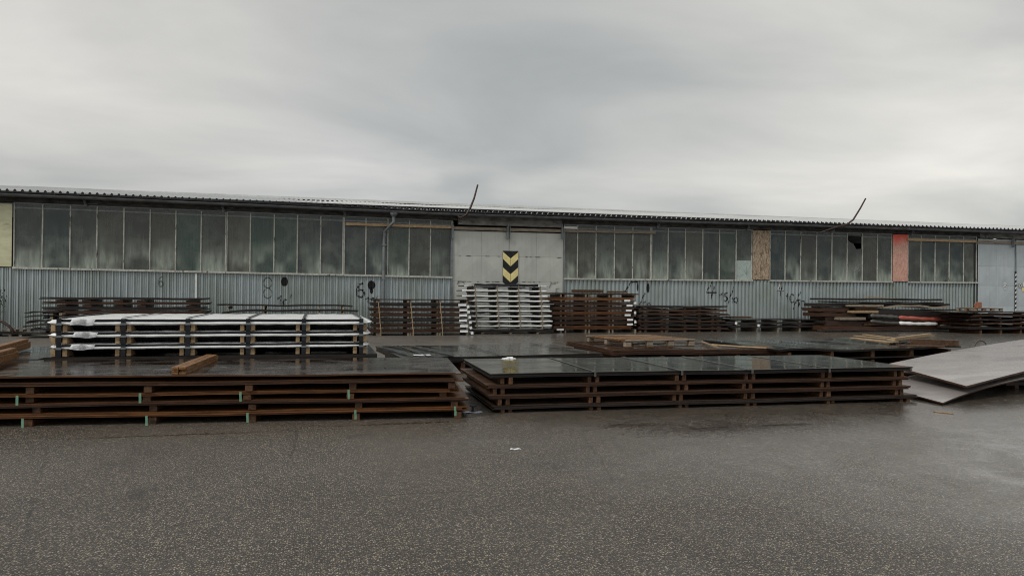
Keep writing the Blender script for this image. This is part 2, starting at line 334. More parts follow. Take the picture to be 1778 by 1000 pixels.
def t_noisecol(t, vec, sc):
    n = t.nodes.new('ShaderNodeTexNoise'); n.inputs['Scale'].default_value = sc; n.inputs['Detail'].default_value = 3; t.links.new(vec, n.inputs['Vector']); return n.outputs['Color']
def mat_asphalt():
    m, t, b, o = mat('wet_asphalt')
    c = t.nodes.new('ShaderNodeTexCoord'); P = c.outputs['Object']
    big = noise(t, P, .16, 5, .6, .3); mid = noise(t, P, .9, 6, .6, .2)
    base = ramp(t, mid, [(.3, (.0215, .018, .0152)), (.7, (.044, .0375, .032))])
    base = mixc(t, ramp(t, big, [(.42, g(0)), (.68, g(.7))]), base, (.07, .062, .052)); base = mixc(t, ramp(t, noise(t, P, .28, 6, .65, .5), [(.50, g(0)), (.66, g(.65))]), base, (.018, .013, .010))
    def specks(scale, thr, rad, lit):
        vo = t.nodes.new('ShaderNodeTexVoronoi'); vo.inputs['Scale'].default_value = scale; t.links.new(P, vo.inputs['Vector'])
        sep = t.nodes.new('ShaderNodeSeparateColor'); t.links.new(vo.outputs['Color'], sep.inputs[0])
        pick = mth(t, 'GREATER_THAN', sep.outputs[0], thr); near = mth(t, 'LESS_THAN', vo.outputs['Distance'], rad)
        k = mth(t, 'MULTIPLY', mth(t, 'MULTIPLY', pick, near), mth(t, 'MULTIPLY_ADD', sep.outputs[1], .7, .3))
        return k, mixc(t, sep.outputs[2], lit, (lit[0] * .7, lit[1] * .62, lit[2] * .5)), vo.outputs['Distance']
    k1, c1, d1 = specks(68, .42, .38, (.48, .42, .345)); base = mixc(t, k1, base, c1)
    k2, c2, d2 = specks(125, .45, .42, (.36, .305, .24)); base = mixc(t, mth(t, 'MULTIPLY', k2, .8), base, c2)
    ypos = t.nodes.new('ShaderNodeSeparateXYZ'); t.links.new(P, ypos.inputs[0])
    facade_sheen = mth(t, 'MULTIPLY', ramp(t, mth(t, 'MULTIPLY', ypos.outputs['Y'], .05), [(.62, g(0)), (.95, g(1))]), ramp(t, mid, [(.3, g(.6)), (.7, g(1))]))  # facade's grazing reflection put into the asphalt colour towards the wall
    base = mixc(t, mth(t, 'MULTIPLY', facade_sheen, .75), base, (.15, .137, .118))
    ed = t.nodes.new('ShaderNodeTexVoronoi'); ed.feature = 'DISTANCE_TO_EDGE'; ed.inputs['Scale'].default_value = .33
    wp = mixc(t, .12, P, t_noisecol(t, P, 1.7)); t.links.new(wp, ed.inputs['Vector'])
    crk = mth(t, 'MULTIPLY', mth(t, 'LESS_THAN', ed.outputs['Distance'], .0035), mth(t, 'GREATER_THAN', noise(t, P, .45, 2), .50)); base = mixc(t, mth(t, 'MULTIPLY', crk, .4), base, (.01, .009, .008))
    # oil and tyre stains
    st = noise(t, P, .5, 7, .7, 1.2); base = mixc(t, ramp(t, st, [(.60, g(0)), (.74, g(.6))]), base, (.016, .013, .011))
    t.links.new(base, b.inputs['Base Color'])
    # standing water: towards the right-hand side of the yard and in shallow hollows
    sp = t.nodes.new('ShaderNodeSeparateXYZ'); t.links.new(P, sp.inputs[0])
    gx = mth(t, 'MULTIPLY_ADD', sp.outputs['X'], .075, -.20)
    wn = noise(t, P, .35, 6, .62, .6); wet = mth(t, 'ADD', mth(t, 'ADD', wn, gx), -.04)
    wetk = ramp(t, wet, [(.34, g(0)), (.86, g(1))])
    fine = noise(t, P, 3.2, 6, .7, .4); wetk = mth(t, 'MULTIPLY', wetk, ramp(t, fine, [(.25, g(.55)), (.7, g(1))]))
    rr = mixc(t, wetk, g(.50), g(.17))
    pud = None                                 # shallow puddles in dips of the yard
    for (px, py, rx, ry) in ((1230, 744, 2.0, .8), (1345, 738, 1.2, .16), (1110, 738, 1.1, .3), (1740, 742, 1.3, .35), (1000, 815, .45, .03), (700, 735, 1.6, .12), (300, 755, 1.8, .12)):
        c_ = _g0(px, py); dx_ = mth(t, 'MULTIPLY', mth(t, 'SUBTRACT', sp.outputs['X'], c_[0]), 1 / rx); dy = mth(t, 'MULTIPLY', mth(t, 'SUBTRACT', sp.outputs['Y'], c_[1]), 1 / ry)
        k = mth(t, 'SUBTRACT', 1, mth(t, 'SQRT', mth(t, 'ADD', mth(t, 'MULTIPLY', dx_, dx_), mth(t, 'MULTIPLY', dy, dy))))
        pud = k if pud is None else mth(t, 'MAXIMUM', pud, k)
    pk = ramp(t, mth(t, 'ADD', pud, mth(t, 'MULTIPLY_ADD', noise(t, P, 9, 7, .8), 2.6, -1.40)), [(.15, g(0)), (.85, g(.85))])
    rr = mixc(t, mth(t, 'MULTIPLY', pk, .85), rr, g(.05)); t.links.new(rr, b.inputs['Roughness'])
    b.inputs['Specular IOR Level'].default_value = .5
    t.links.new(mth(t, 'MAXIMUM', mth(t, 'MULTIPLY', wetk, .85), pk), b.inputs['Coat Weight']); b.inputs['Coat IOR'].default_value = 1.33
    t.links.new(mixc(t, pk, mixc(t, wetk, g(.4), g(.16)), g(.04)), b.inputs['Coat Roughness'])
    h = mth(t, 'MULTIPLY_ADD', mid, .4, mth(t, 'MULTIPLY', mth(t, 'MULTIPLY', d1, mth(t, 'MULTIPLY', mth(t, 'SUBTRACT', 1.0, mth(t, 'MULTIPLY', wetk, .86)), mth(t, 'SUBTRACT', 1, mth(t, 'MULTIPLY', pk, .9)))), 1.0))
    bump(t, b, h, .45, .012)
    return m
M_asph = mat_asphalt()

# ------------------------------------------------------------------ ground
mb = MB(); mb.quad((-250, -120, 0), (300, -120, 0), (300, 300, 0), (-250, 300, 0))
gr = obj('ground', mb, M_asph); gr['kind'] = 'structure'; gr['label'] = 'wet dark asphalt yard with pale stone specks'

# ------------------------------------------------------------------ the warehouse
YW = 31.2
XA, XB = -22.0, 50.0
ZS, ZT, ZE = 2.35, 4.72, 5.10
_sg = [(-30, .07), (-11.3, .056), (-9.3, .045), (-3.3, 0.0), (1.1, -.034), (4.9, -.073), (9, -.065), (13.4, -.05), (24.3, .005), (36.5, .048), (70, .09)]
def sag(x):                                   # the long shed has settled unevenly
    for (a, p), (b, q) in zip(_sg, _sg[1:]):
        if x <= b: k = max(0, (x - a) / (b - a)); k = k * k * (3 - 2 * k); return p + (q - p) * k
    return _sg[-1][1]
def SG(p): return (p[0], p[1], p[2] + sag(p[0]) * (1 if p[2] > .05 else 0))
wh = thing('warehouse', 'long low grey warehouse with corrugated walls, a band of tall dirty windows and sliding doors', 'warehouse', (14, YW, 0))
def wpart(name, mb, mats, label=None, smooth=False, parent=None, bevel=0):
    par = parent or wh
    off = Vector((14, YW, 0))
    # meshes are written in yard coordinates; parts sit at the origin of the yard
    o = obj(name, mb, mats, par, label, smooth, SG, bevel)
    if par is wh: o.location = -off
    return o

PITCHR = .245
PROF_L = [(0, 0), (.05, .06), (.27, .06), (.32, 0), (.45, 0), (.48, .026), (.59, .026), (.62, 0), (.72, 0), (.75, .026), (.86, .026), (.89, 0), (1, 0)]
PROF_R = [(0, 0), (.08, .065), (.48, .065), (.56, 0), (1, 0)]
XSW = 10.0
def prof(x):                                   # corrugation depth of the wall cladding, 0 = trough, positive = towards the yard
    P = PROF_L if x < XSW else PROF_R
    u = (x / (PITCHR if x < XSW else .195)) % 1.0
    for (a, p), (b, q) in zip(P, P[1:]):
        if u <= b: return p + (q - p) * (u - a) / (b - a)
    return 0
def profxs(a, b):
    P, pt = (PROF_L, PITCHR) if a < XSW else (PROF_R, .195)
    xs = []; k = math.floor(a / pt)
    while k * pt < b:
        for u, _ in P[:-1]:
            x = (k + u) * pt
            if a < x < b: xs.append(x)
        k += 1
    return [a] + xs + [b]
D1A, D1B = onY(785, 480).x, onY(977, 480).x
D2A = onY(1695, 480).x; D2M = onY(1760, 480).x; D2B = D2A + 2 * (D2M - D2A)
# corrugated cladding, in the three stretches between the doors
for a, b in ((XA, D1A), (D1B, D2A), (D2B, XB)):
    xs = profxs(a, b); mb = MB(); zs = [.0, .7, 1.5, ZS]
    mb.grid([[(x, YW - prof(x), z) for z in zs] for x in xs]); wpart('corrugated_cladding', mb, M_clad)
# concrete plinth
mb = MB()
for a, b in ((XA, D1A), (D1B, D2A), (D2B, XB)): mb.box(a, b, YW - .055, YW + .2, 0, .18)
wpart('plinth', mb, M_conc)
# fascia beam under the eave, with patches
mb = MB(); n = 40
for i in range(n):
    a = XA + (XB - XA) * i / n; b = XA + (XB - XA) * (i + 1) / n
    mb.box(a + .004, b - .004, YW - .03, YW + .2, ZT + .06, ZE + .02)
wpart('eave_beam', mb, M_fascia)
# inside: floor is the yard, dark back wall, ends, posts
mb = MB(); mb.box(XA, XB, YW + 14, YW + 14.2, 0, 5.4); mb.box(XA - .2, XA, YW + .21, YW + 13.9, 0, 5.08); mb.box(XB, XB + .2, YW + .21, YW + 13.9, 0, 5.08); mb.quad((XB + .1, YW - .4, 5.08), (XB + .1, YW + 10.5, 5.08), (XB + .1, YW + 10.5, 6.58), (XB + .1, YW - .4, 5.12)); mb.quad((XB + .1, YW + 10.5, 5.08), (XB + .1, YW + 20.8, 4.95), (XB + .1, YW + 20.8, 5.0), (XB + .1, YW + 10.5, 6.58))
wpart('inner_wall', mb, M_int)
mb = MB()
for px in (154, 387, 600, 1136, 1305, 1430, 1500):
    x = onY(px, 420, YW + .35).x; mb.box(x - .07, x + .07, YW + .28, YW + .42, 0, ZE)
wpart('inner_post', mb, M_woodg)
# roof: trapezoid sheets rising to a low ridge
RP = [(0, 0), (.27, 0), (.34, .05), (.44, .078), (.56, .078), (.66, .05), (.73, 0), (1, 0)]
def rprof(x):
    u = (x / PITCHR) % 1.0
    for (a, p), (b, q) in zip(RP, RP[1:]):
        if u <= b: return p + (q - p) * (u - a) / (b - a)
    return 0
xs = []; k = math.floor(XA / PITCHR)
while k * PITCHR < XB:
    for u in (0, .27, .34, .44, .56, .66, .73): xs.append((k + u) * PITCHR)
    k += 1
ys = [YW - .62, YW + 5, YW + 10.5]; zr = lambda y: 5.105 + (y - YW + .62) * .134
random.seed(3); jit = {}
mb = MB(); P = [[(x, y - (random.uniform(0, .03) if y < YW else 0), zr(y) + rprof(x) + (sin(x * .9) * .012 if y > YW + 1 else 0)) for y in ys] for x in xs]
mb.slab(P, .012); mb.box(XA, XB, YW + 10.4, YW + 10.8, zr(YW + 10.5) - .05, zr(YW + 10.5) + .07)
mb.quad((XA, YW + 10.8, zr(YW + 10.5) - .05), (XB, YW + 10.8, zr(YW + 10.5) - .05), (XB, YW + 21, 5.0), (XA, YW + 21, 5.0))
mb.quad((XA, YW + 20.8, 0), (XB, YW + 20.8, 0), (XB, YW + 21, 5.0), (XA, YW + 21, 5.0))
roof = wpart('roof', mb, M_roof)
mb = MB()  # black strip standing in for the shade beneath the roof sheet ends
for (x0, x1) in zip(xs, xs[1:]):
    z0 = 5.105; mb.quad((x0, YW - .655, z0 - .045), (x1, YW - .655, z0 - .045), (x1, YW - .655, z0 + rprof(x1) + .008), (x0, YW - .655, z0 + rprof(x0) + .008))
wpart('eave_shade_strip', mb, M_blackpaint, parent=None)
# purlin board hiding the sheet ends
mb = MB(); mb.box(XA, XB, YW - .56, YW - .50, ZE - .04, ZE + .008); mb.box(XA, XB, YW - .495, YW - .03, ZE - .02, ZE + .004); wpart('eave_board', mb, M_eave)
# gutter with joints and hooks
mb = MB(); seg = 12; xs = [XA + i * .75 for i in range(int((XB - XA) / .75) + 1)]
for x0, x1 in zip(xs, xs[1:]):
    R = [[(x, YW - .63 + .075 * cos(a), 5.02 + .11 * sin(a)) for a in [pi + pi * j / 8 for j in range(9)]] for x in (x0, x1)]
    mb.grid(R)
for i, x in enumerate([XA + .5 + 1.35 * k for k in range(int((XB - XA - 1) / 1.35))]):
    mb.box(x - .012, x + .012, YW - .71, YW - .55, 5.015, 5.035)
    P = [(x, YW - .63 + .082 * cos(a), 5.02 + .118 * sin(a)) for a in [pi + pi * j / 6 for j in range(7)]]
    for p, q in zip(P, P[1:]): mb.beam(p, q, .03, .006)
gt = wpart('gutter', mb, M_gutter)
# down-pipe with funnel and elbow
mb = MB(); q = [onY(*p, YW - .45) for p in ((683, 376), (683, 384), (669, 399), (668, 410))]
P = [(q[0].x, YW - .6, q[0].z + .04), (q[1].x, YW - .6, q[1].z), (q[2].x, YW - .16, q[2].z), (q[3].x, YW - .13, q[3].z - .1), (q[3].x, YW - .13, .02)]
mb.tube(P, .062, 10)
mb.tube([(q[0].x, YW - .6, q[0].z + .02), (q[0].x, YW - .6, q[0].z + .12), (q[0].x, YW - .62, q[0].z + .2)], [.07, .15, .16], 10)
for z in (3.6, 2.2, 1.0): mb.box(q[3].x - .09, q[3].x + .09, YW - .2, YW - .03, z, z + .05)
wpart('downpipe', mb, M_post, smooth=False)
# white strip on the wall
mb = MB(); x = onY(341, 500).x; mb.box(x - .035, x + .035, YW - .10, YW - .065, .1, ZS - .06); wpart('white_conduit', mb, M_whitepaint)

# ---- windows: frame (mullions and rails) and one mesh per pane
def wall_x(px): return onY(px, 430).x
def window(pxs, label, ztop=ZT, skip=(), dark=0):
    X = [wall_x(p) if p < 5000 else p - 10000 for p in pxs]
    fr = MB()
    for x in X:
        fr.box(x - .024, x + .024, YW - .07, YW - .01, ZS + .03, ztop)
        fr.box(x - .008, x + .008, YW - .085, YW - .07, ZS + .05, ztop - .04)
    fr.box(X[0] - .03, X[-1] + .03, YW - .075, YW - .012, ztop + .001, ztop + .05, m=1)  # top rail darker than the frame: eave shade put into its colour
    f = wpart('window', fr, [M_mull, M_post], label)
    sl_ = MB(); sl_.box(X[0] - .03, X[-1] + .03, YW - .14, YW + .05, ZS - .045, ZS + .028)
    s = wpart('sill', sl_, M_mull, parent=f)
    s.location = (0, 0, 0)
    for i, (a, b) in enumerate(zip(X, X[1:])):
        if i in skip: continue
        p = MB(); p.box(a + .025, b - .025, YW - .045, YW - .037, ZS + .03, ztop); wpart('pane', p, M_glass, parent=f)
        rl = MB(); rl.box(a + .025, b - .025, YW - .058, YW - .046, ztop - .17, ztop - .12); wpart('top_rail', rl, M_post, parent=f)  # second rail coloured dim as well, for the shade of the eave
    return f
xm = [wall_x(25.4) - .92 * k for k in range(13)]
window([10000 + x for x in reversed(xm[1:])], 'window band running out of the left of the picture')
window((25.4, 74.5, 122.5, 169, 215.5, 261, 305.5, 349.5, 392.4), 'eight-pane window at the left end, right of the yellow board')
window((394.2, 434.7, 476, 516.3, 556.6, 595.4), 'five-pane window left of the pale timber rail')
window((597.6, 635, 673, 710, 747, 784), 'five-pane window crossed by the downpipe and the pale timber rail')
window((979, 1002, 1034, 1066, 1097.7, 1128.5), 'five-pane window right of the sliding door, under the timber rail')
wb = window((1130.5, 1159, 1189, 1219, 1248, 1277, 1304.2), 'window left of the bare chipboard, its last pane pale and cracked below', skip=(5,))
wc = window((1335.8, 1362, 1389, 1416.4, 1443, 1469.5, 1496, 1522, 1546.6), 'eight-pane window between chipboards, with a smashed pane', skip=(5,))
window((1575, 1597.4, 1622, 1646.5, 1671.4, 1693.5), 'five-pane window between the red board and the blue-grey door')
xr = [D2B + .05 + .92 * k for k in range(12)]
window([10000 + x for x in xr], 'window band beyond the right edge')
# the half pane that is pale and cracked, open above
a, b = wall_x(1277) + .026, wall_x(1304.2) - .026
zc = onY(1290, 452).z
mb = MB(); mb.box(a, b, YW - .045, YW - .037, ZS + .03, zc); o = wpart('cracked_pane', mb, M_glassp, 'pale lower half pane with star cracks', parent=wb)
mb = MB(); cx, cz = a + .52, ZS + .33
for ang, ln in ((.9, .5), (2.2, .75), (2.6, .5), (3.6, .4), (.3, .35), (5.0, .3), (1.5, .35), (5.6, .3)):
    ex, ez = min(b - .02, max(a + .02, cx + cos(ang) * ln)), min(zc - .02, max(ZS + .05, cz + sin(ang) * ln))
    mb.beam((cx, YW - .048, cz), (ex, YW - .048, ez), .004, .010, up=Vector((0, 1, 0)))
wpart('crack', mb, M_blackpaint, parent=o)
mb = MB(); mb.box(a + .26, a + .33, YW + .02, YW + .06, zc, ZT); wpart('inner_screen', mb, [M_woodg], parent=wb)
mb = MB(); mb.box(a, b, YW - .045, YW - .037, zc + .004, ZT); wpart('pane', mb, M_glass, parent=wb)
# the smashed pane: glass polygons around a hole
a, b = wall_x(1469.5) + .026, wall_x(1496) - .026
def zz(y): return onY(1482, y).z
W_ = b - a; holep = [(0, zz(410)), (W_, zz(410)), (W_, zz(432)), (.62 * W_, zz(433)), (.42 * W_, zz(424)), (.16 * W_, zz(421)), (0, zz(416))]
mb = MB(); zt, zb = zz(410), ZS + .03
low = [(0, zz(416)), (.16 * W_, zz(421)), (.42 * W_, zz(424)), (.62 * W_, zz(433)), (W_, zz(432))]
for (p, q) in zip(low, low[1:]):
    for y in (YW - .045, YW - .037):
        mb.quad((a + p[0], y, zb), (a + q[0], y, zb), (a + q[0], y, q[1]), (a + p[0], y, p[1]))
    mb.quad((a + p[0], YW - .045, p[1]), (a + q[0], YW - .045, q[1]), (a + q[0], YW - .037, q[1]), (a + p[0], YW - .037, p[1]))
mb.box(a, b, YW - .045, YW - .037, zt, ZT)
wpart('broken_pane', mb, M_glass, 'smashed pane with a jagged black hole', parent=wc)
mb = MB()
for p in ((.55, .62), (.62, .56), (.7, .6), (.78, .5), (.45, .5)):
    mb.beam((a + p[0] * W_, YW - .048, zb + p[1]), (a + p[0] * W_ + .1, YW - .048, zb + p[1] + .06), .006, .012, up=Vector((0, 1, 0)))
wpart('glass_shard', mb, M_whitepaint, parent=wc)

# ---- boards filling bays
def board(px0, px1, mt, label, z0=ZS + .03, z1=ZT + .02):
    mb = MB(); a, b = wall_x(px0), wall_x(px1); mb.box(a + .02, b - .02, YW - .10, YW - .08, z0, z1); return wpart('bay_board', mb, mt, label)
board(1304.6, 1335.2, M_osb, 'bare weathered chipboard filling one bay')
board(1547.4, 1574.2, M_red, 'chipboard sprayed red, darkest at the top')
a0 = wall_x(25.4) - .06
for k in range(2):
    mb = MB(); mb.box(a0 - .42 * (k + 1) + .004, a0 - .42 * k - .004, YW - .10, YW - .08, ZS + .03, ZT - .02); wpart('bay_board', mb, M_yellow, 'faded yellow board at the left end')

# ---- timber rails / door tracks
def rail(px0, y0, px1, y1, h, dy, mt, name='timber_rail'):
    a, b = onY(px0, y0, YW - dy), onY(px1, y1, YW - dy); mb = MB()
    n = 6
    for i in range(n):
        k0, k1 = i / n, (i + 1) / n
        p, q = a.lerp(b, k0), a.lerp(b, k1); p.z -= h + sag(p.x); q.z -= h + sag(q.x)
        mb.beam(p, q, .05, h + (.0 if i % 2 else .004))
    return wpart(name, mb, mt)
rail(600, 386.5, 785, 392.5, .11, .13, M_woodl)
rail(787, 393.5, 882, 396, .13, .16, M_woodg, 'door_track')
rail(884.5, 396.2, 976, 398.5, .13, .16, M_woodg, 'door_track')
rail(979, 399, 1138, 402.5, .10, .14, M_woodg)
rail(1575, 414, 1695, 417.5, .12, .13, M_woodl)
rail(1697, 417.5, 1900, 424, .14, .16, M_woodg, 'door_track')
mb = MB(); a, b = onY(979, 393, YW - .1), onY(1002, 398, YW - .1); mb.box(a.x, b.x, YW - .12, YW - .1, b.z - sag(a.x), a.z - sag(a.x)); wpart('white_plate', mb, M_whitepaint)
# concrete lintels above the doors
for px0, px1, y0, y1 in ((796, 975, 380, 393), (1702, 1900, 402, 417)):
    a, b = onY(px0, y0, YW - .08), onY(min(px1, 1778), y1, YW - .08); mb = MB()
    mb.box(a.x, b.x if px1 < 1800 else D2B + .2, YW - .09, YW + .1, b.z, ZE - .05); wpart('lintel', mb, M_conc)
# hanger brackets
def hanger(px, y0, y1, wpx=3):
    a, b = onY(px, y0, YW - .22), onY(px, y1, YW - .22); mb = MB(); wd = wpx / 38
    mb.box(a.x - wd, a.x - wd + .03, YW - .25, YW - .19, b.z, a.z); mb.box(a.x + wd - .03, a.x + wd, YW - .25, YW - .19, b.z, a.z)
    mb.box(a.x - wd + .031, a.x + wd - .031, YW - .24, YW - .20, b.z - .015, b.z + .02); mb.box(a.x - .012, a.x + .012, YW - .24, YW - .2, b.z + .03, a.z + .15)
    wpart('hanger_bracket', mb, M_post)
hanger(883, 391, 412); hanger(786.5, 388, 412, 1.6); hanger(976.5, 392, 413, 1.6); hanger(1759, 415, 431, 2.6)
# wall brackets and insulators under the eave
random.seed(5)
for px in (150, 388, 598, 800, 962, 1140, 1296, 1442, 1580, 1710):
    x = onY(px, 385).x; mb = MB()
    mb.tube([(x, YW - .04, 4.90), (x - .03, YW - .22, 4.84), (x - .06, YW - .25, 4.96), (x - .16, YW - .55, 5.08)], .015, 6)
    mb.box(x - .05, x + .05, YW - .16, YW - .035, 4.72, 4.82); mb.tube([(x, YW - .2, 4.95), (x + .02, YW - .26, 4.78)], .035, 6)
    for k in range(3): mb.beam((x + random.uniform(-.25, .25), YW - .06, 4.8 + k * .07), (x + random.uniform(.1, .5), YW - .07, 4.82 + k * .07), .02, .02)
    wpart('wall_bracket', mb, M_post)

# ---- sliding doors
def door_leaf(xa, xb, ztop, rows, cols, mt, name, label):
    back = MB(); back.box(xa, xb, YW - .075, YW - .05, .03, ztop); d = wpart(name, back, [M_blackpaint], label)
    X = [xa + (xb - xa) * i / cols for i in range(cols + 1)]; Z = rows
    for i in range(cols):
        for j in range(len(Z) - 1):
            p = MB(); e_ = .003; x0, x1, z0, z1 = X[i] + e_, X[i + 1] - e_, Z[j] + e_, Z[j + 1] - e_; y = YW - .085; c = ((x0 + x1) / 2, y - .022, (z0 + z1) / 2)
            A = ((x0, y, z0), (x1, y, z0), (x1, y, z1), (x0, y, z1))
            i0 = len(p.v); p.v += list(A) + [c]
            for k in range(4): p.f.append((i0 + k, i0 + (k + 1) % 4, i0 + 4)); p.m.append(0)
            for k in range(4):
                u, v_ = A[k], A[(k + 1) % 4]; p.quad(u, (u[0], y + .009, u[2]), (v_[0], y + .009, v_[2]), v_)
            wpart('door_panel', p, mt, parent=d)
    return d
zt1 = onY(835, 401.5).z + .06; rw = [.03, 1.13, 2.18, 3.28, zt1]
xm1 = onY(883, 450).x
d1 = door_leaf(D1A + .02, xm1 - .008, zt1, rw, 2, M_door, 'sliding_door', 'left leaf of the grey sliding door with the chevron marking')
d2 = door_leaf(xm1 + .008, D1B - .02, zt1, rw, 2, M_door, 'sliding_door', 'right leaf of the grey sliding door with the chevron marking')
zt2 = onY(1727, 419).z + .05; rw2 = [.03, 1.15, 2.2, 3.22, zt2]
d3 = door_leaf(D2A + .02, D2M - .02, zt2, rw2, 2, M_doorb, 'sliding_door', 'left leaf of the blue-grey sliding door at the right edge')
d4 = door_leaf(D2M + .02, D2B, zt2, rw2, 2, M_doorb, 'sliding_door', 'right leaf of the blue-grey sliding door, cut by the right edge')
mb = MB(); mb.box(D1A - .09, D1A + .015, YW - .13, YW + .05, 0, onY(786, 398).z); wpart('door_post_and_gap', mb, M_post)
mb = MB(); mb.box(D1B - .015, D1B + .06, YW - .12, YW + .05, 0, onY(977, 400).z); wpart('door_post_and_gap', mb, M_post)
mb = MB(); mb.box(D2A - .22, D2A + .0, YW - .05, YW + .05, 0, zt2); wpart('door_post_and_gap', mb, M_blackpaint)  # black strip standing in for the dark gap beside this door
# rust along the seams of the front door
random.seed(8)
mb = MB()
for z in (rw[2], rw[3]):
    x = D1A + .1
    while x < D1B - .15:
        L = random.uniform(.04, .22)
        if random.random() < .62 and abs(x - xm1) > .45: mb = MB(); mb.box(x, x + L, YW - .1, YW - .092, z - random.uniform(.006, .018), z + random.uniform(.006, .016)); wpart('rust_streak', mb, M_rod, parent=d1 if x < xm1 else d2)
        x += L + random.uniform(.01, .2)
# black and yellow chevron marking
mb = MB(); xL, xR = onY(872, 465).x, onY(898.3, 465).x; zT_, zB_ = onY(885, 436).z - sag(8), onY(885, 495.7).z - sag(8); H = zT_ - zB_
xc = (xL + xR) / 2; yb = YW - .125
zz_ = lambda k: zT_ - H * k / 265
mb.v += [(xL, yb, zT_), (xR, yb, zT_), (xR, yb, zz_(238)), (xR - .17, yb, zB_), (xL + .17, yb, zB_), (xL, yb, zz_(238))]
i0 = len(mb.v) - 6; mb.f.append(tuple(i0 + k for k in range(5, -1, -1))); mb.m.append(0)
nn = len(mb.v); mb.v += [(x, YW - .088, z) for x, _, z in mb.v[:6]]
for k in range(6): mb.f.append((k, (k + 1) % 6, nn + (k + 1) % 6, nn + k)); mb.m.append(0)
ch = wpart('chevron_marking', mb, M_blackpaint, 'black and yellow chevrons pointing down across the door joint', parent=d1)
mb = MB(); y2 = yb - .003
for l0, l1, a0_, a1_ in ((8, 62, 58, 118), (127, 187, 178, 240)):
    for xs_ in ((xL, xc - .006), (xR, xc + .006)):
        q = [(xs_[0], y2, zz_(l0)), (xs_[1], y2, zz_(a0_)), (xs_[1], y2, zz_(a1_)), (xs_[0], y2, zz_(l1))]
        mb.quad(*q)
wpart('yellow_chevron', mb, M_yelpaint, parent=ch)
# striped edge, stickers of the right-hand door
mb = MB(); za, zb_ = onY(1759, 474).z, onY(1759, 542).z; n = 18
for k in range(n):
    z1 = za - (za - zb_) * k / n; z0 = za - (za - zb_) * (k + 1) / n
    i0 = len(mb.v); xx0, xx1 = D2M - .04, D2M + .045; s_ = .05
    mb.v += [(xx0, YW - .13, z0), (xx1, YW - .13, z0 + s_), (xx1, YW - .13, z1 + s_), (xx0, YW - .13, z1)]; mb.f.append((i0, i0 + 1, i0 + 2, i0 + 3)); mb.m.append(k % 2)
mb.box(xx0 + .001, xx1 - .001, YW - .128, YW - .06, zb_ - .4, za + .03, m=0)
wpart('striped_edge', mb, [M_blackpaint, M_whitepaint], parent=d3)
mb = MB(); mb.box(D2M - .03, D2M + .02, YW - .14, YW - .06, za + .06, zt2); wpart('door_edge', mb, M_post, parent=d3)
def ring(mb, cx, y, cz, r, wd, n=20, m=0, a0=0, a1=2 * pi):
    for k in range(n):
        a, b = a0 + (a1 - a0) * k / n, a0 + (a1 - a0) * (k + 1) / n
        mb.quad((cx + cos(a) * r, y, cz + sin(a) * r), (cx + cos(b) * r, y, cz + sin(b) * r), (cx + cos(b) * (r - wd), y, cz + sin(b) * (r - wd)), (cx + cos(a) * (r - wd), y, cz + sin(a) * (r - wd)), m)
c = onY(1741.5, 498); mb = MB(); y = YW - .114
ring(mb, c.x, y, c.z + .03, .15, .028); mb.beam((c.x - .1, y, c.z - .07), (c.x + .1, y, c.z + .13), .004, .03, up=Vector((0, 1, 0)))
mb.box(c.x - .03, c.x + .04, y - .004, y, c.z - .03, c.z + .1)
for k in range(4): mb.box(c.x - .12 + .07 * k, c.x - .08 + .07 * k, y - .004, y, c.z - .2, c.z - .16)
wpart('prohibition_sticker', mb, M_whitepaint, 'faded white round prohibition sticker', parent=d3)
c = onY(1768, 500); mb = MB()
mb.v += [(c.x + .14 * cos(k * pi / 8), y, c.z + .08 + .14 * sin(k * pi / 8)) for k in range(16)]; mb.f.append(tuple(range(15, -1, -1))); mb.m.append(0)
mb.box(c.x + .16, c.x + .42, y - .004, y, c.z + .02, c.z + .26, m=0); mb.box(c.x + .12, c.x + .4, y - .004, y, c.z - .22, c.z - .03, m=1)
ring(mb, c.x, y - .003, c.z + .08, .13, .03, m=2); mb.box(c.x - .04, c.x + .04, y - .006, y - .001, c.z + .02, c.z + .14, m=2)
wpart('warning_sticker', mb, [M_whitepaint, M_yelpaint, M_fadedpaint], 'pale yellow warning stickers', parent=d4)

